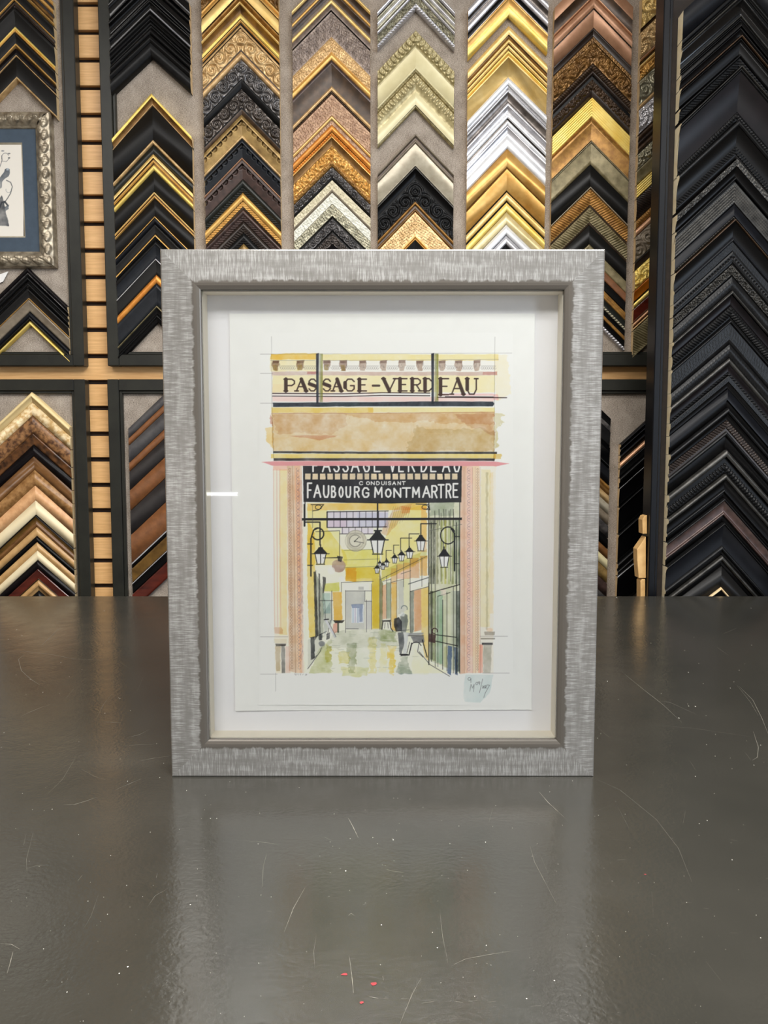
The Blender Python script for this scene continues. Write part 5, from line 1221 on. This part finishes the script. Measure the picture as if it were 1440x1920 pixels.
# ------------------------------------------------------------------ the framed bird print
def bird():
    yb = FELT_Y - .024
    xr = at(96.5, 300, yb)[0]; z1 = at(90, 206, yb)[1]; z0 = at(95, 501, yb)[1]; W = .40; H = z1 - z0; rw = .046
    R = empty('picture_frame', (xr - W / 2, FELT_Y - .0005, z0), 'carved silver frame with bird print and blue mat at left edge', 'picture frame')
    def leafrail(L, ang, loc):
        nx = int(L / .0016); ny = 26
        X = np.linspace(0, 1, nx); Yc = np.linspace(0, rw, ny); XX, YY = np.meshgrid(X, Yc, indexing='ij')
        s = YY + (L - 2 * YY) * XX
        prof = .016 + .010 * np.sin(np.pi * np.clip(YY / (rw * .92), 0, 1)) ** .8
        P = .034; k = np.floor(s / P)
        h = 0
        for off, cy, ry in ((0, .40, .24), (P / 2, .62, .22)):
            ss = ((s + off) % P) / P; cen = cy * rw
            wdt = ry * rw * np.sin(np.pi * np.clip(ss, 0, 1)) ** .7 + 1e-5
            r = np.abs(YY - cen) / wdt
            lf = np.clip(1 - r * r, 0, 1) ** .5 * (1 - ss) ** .6
            h = np.maximum(h, lf * .0075 + .0006 * np.sin(s * 900) * lf)
        Z = prof + h + .0006 * np.sin(s * 310 + YY * 500) * np.sin(YY * 420)
        Z[:, 0] = 0.0; Z[:, 1] = .014; Z[:, -1] = .008; Z[:, -2] = .016
        i = np.arange(nx * ny).reshape(nx, ny)
        F = np.stack([i[:-1, :-1], i[1:, :-1], i[1:, 1:], i[:-1, 1:]], -1).reshape(-1, 4)
        o = mesh_obj('carved_rail', np.stack([s, YY, Z], -1).reshape(-1, 3), F, [M['silverbronze']], R, smooth=True)
        ex = Vector((math.cos(ang), 0, math.sin(ang))); ey = Vector((-math.sin(ang), 0, math.cos(ang))); ez = ex.cross(ey)
        o.matrix_local = Matrix(((ex.x, ey.x, ez.x, loc[0]), (ex.y, ey.y, ez.y, loc[1]), (ex.z, ey.z, ez.z, loc[2]), (0, 0, 0, 1)))
    h = W / 2
    leafrail(W, 0, (-h, 0, 0)); leafrail(H, math.pi / 2, (h, 0, 0)); leafrail(W, math.pi, (h, 0, H)); leafrail(H, -math.pi / 2, (-h, 0, H))
    # mat window in wall units
    mx1 = at(40.5, 350, yb)[0] - R.location.x; mz1 = at(30, 264, yb)[1] - z0; mz0 = at(30, 443, yb)[1] - z0; mx0 = -h + (h - mx1)
    yy = -.0105; th = .003
    q = MB(); a, b_, c_, d_ = -h + rw - .003, h - rw + .003, rw - .003, H - rw + .003
    q.box(a, mx0, yy, yy + th, c_, d_); q.box(mx1, b_, yy, yy + th, c_, d_); q.box(mx0, mx1, yy, yy + th, c_, mz0); q.box(mx0, mx1, yy, yy + th, mz1, d_)
    q.build('mat_board', [M['navymat']], R)
    q = MB(); bv = .0045
    V = [(mx0, yy, mz0), (mx1, yy, mz0), (mx1, yy, mz1), (mx0, yy, mz1), (mx0 + bv, yy + .004, mz0 + bv), (mx1 - bv, yy + .004, mz0 + bv), (mx1 - bv, yy + .004, mz1 - bv), (mx0 + bv, yy + .004, mz1 - bv)]
    mesh_obj('mat_bevel', V, [(0, 1, 5, 4), (1, 2, 6, 5), (2, 3, 7, 6), (3, 0, 4, 7)], [M['silverbeige']], R)
    # ink print, drawn in the units of the photograph: x -60..40, y 262..445
    c = Canvas(-70, 258, 44, 448, 2.0, (244, 238, 226), seed=5)
    K = (58, 62, 68); G = (96, 104, 112)
    c.poly([(-6,424),(-4,404),(-2,385),(0,372),(3,366),(6,372),(8,384),(11,400),(16,416),(17,424)], K, mul=False, mottle=.4, rag=.8)
    c.line([(-2,392),(3,380),(9,378),(15,386)], 3.2, K, .9); c.poly([(8,388),(17,384),(16,392),(10,396)], G, mul=False, rag=.6)
    c.line([(6,383),(14,372),(20,362),(23,350),(20,342),(12,338)], 1.5, K, .8)
    c.poly([(9,317),(14,315),(18,317),(19,324),(16,331),(8,336),(4,341),(3,352),(0,354),(0,342),(-4,338),(2,330),(8,322)], (70,78,88), mul=False, mottle=.35, rag=.4)
    c.poly([(14,315),(17,316),(16,320),(11,319)], (190,200,206), mul=False)
    c.line([(-10,330),(0,312),(4,300),(3,292)], 1.2, K, .7); c.arc(10, 296, 7, 160, 330, .9, K, .7, ry=9); c.line([(3,302),(12,303),(18,296)], .8, K, .7); c.disc(17, 288, 2.5, 1.2, K, mul=False, al=.8); c.disc(5,283,3,1.2,G,mul=False); c.disc(17,296,2,1.2,K,mul=False)
    c.line([(-40,420),(-30,390),(-24,360),(-10,340)], 3, K, .8); c.disc(-20,300,6,9,G,mul=False,rag=1); c.arc(16,356,5,0,200,.6,G,.7)
    def pt(x, y):
        u = (x - 720.0) / FPX; v = (960.0 - y) / FPX; cc, ss = math.cos(PITCH), math.sin(PITCH); Yp = FELT_Y - .0005 + yy + .004
        k = Yp / (cc + v * ss)
        return np.stack([u * k - R.location.x, np.full_like(x, Yp - R.location.y), CAM_Z + (-ss + v * cc) * k - z0], -1)
    o = grid_sheet('bird_print', R, c, pt, 0, 255.0, .8); o['label'] = 'ink print of a dark bird perched on a bare branch'
bird()
# white card tucked under the carved frame
x0, z0 = at(-14, 536, FELT_Y - .006)
R = empty('price_card', (x0, FELT_Y - .006, z0), 'small blank white card under the carved silver frame at left', 'card')
V = [(0, 0, 0), (.030, 0, .012), (.046, 0, .040), (.016, 0, .030), (0, .0006, 0), (.030, .0006, .012), (.046, .0006, .040), (.016, .0006, .030)]
mesh_obj('card', V, [(0, 1, 2, 3), (7, 6, 5, 4), (0, 4, 5, 1), (1, 5, 6, 2), (2, 6, 7, 3), (3, 7, 4, 0)], [M['white']], R)

# pale wood offcuts fixed to the side of the near black panel
for lab, pts in (('short pale wood block beside the black post, topmost of three', [(1204.5, 975), (1208, 968), (1212.5, 966), (1212.5, 1001), (1205, 1001)]),
                 ('tall pale wood block with a sloped top beside black post', [(1194.5, 1030), (1211.5, 1006), (1211.5, 1084), (1197.5, 1084), (1195, 1051)]),
                 ('lowest pale wood block beside the black post', [(1201, 1090), (1204, 1086), (1210.5, 1086), (1210.5, 1130), (1201, 1130)])):
    Yf = CY - .012; P = [at(x, y, Yf) for x, y in pts]
    xm = xc0 - .0006; dx = xm - max(p[0] for p in P)
    P = [(p[0] + (dx if p[0] > xm - .02 + 0 and p[0] + .004 > max(q_[0] for q_ in P) else 0), p[1]) for p in P]
    zb = min(p[1] for p in P); n = len(P)
    R = empty('wood_offcut', (xm, Yf, zb), lab, 'wood block', 'pale wood blocks beside the black post')
    V = [(p[0] - xm, 0, p[1] - zb) for p in P] + [(p[0] - xm, .032, p[1] - zb) for p in P]
    F = [tuple(range(n))[::-1], tuple(range(n, 2 * n))] + [(i, (i + 1) % n, n + (i + 1) % n, n + i) for i in range(n)]
    o = mesh_obj('block', V, F, [M['offcut']], R)
    md = o.modifiers.new('soften', 'BEVEL'); md.width = .0012; md.segments = 2
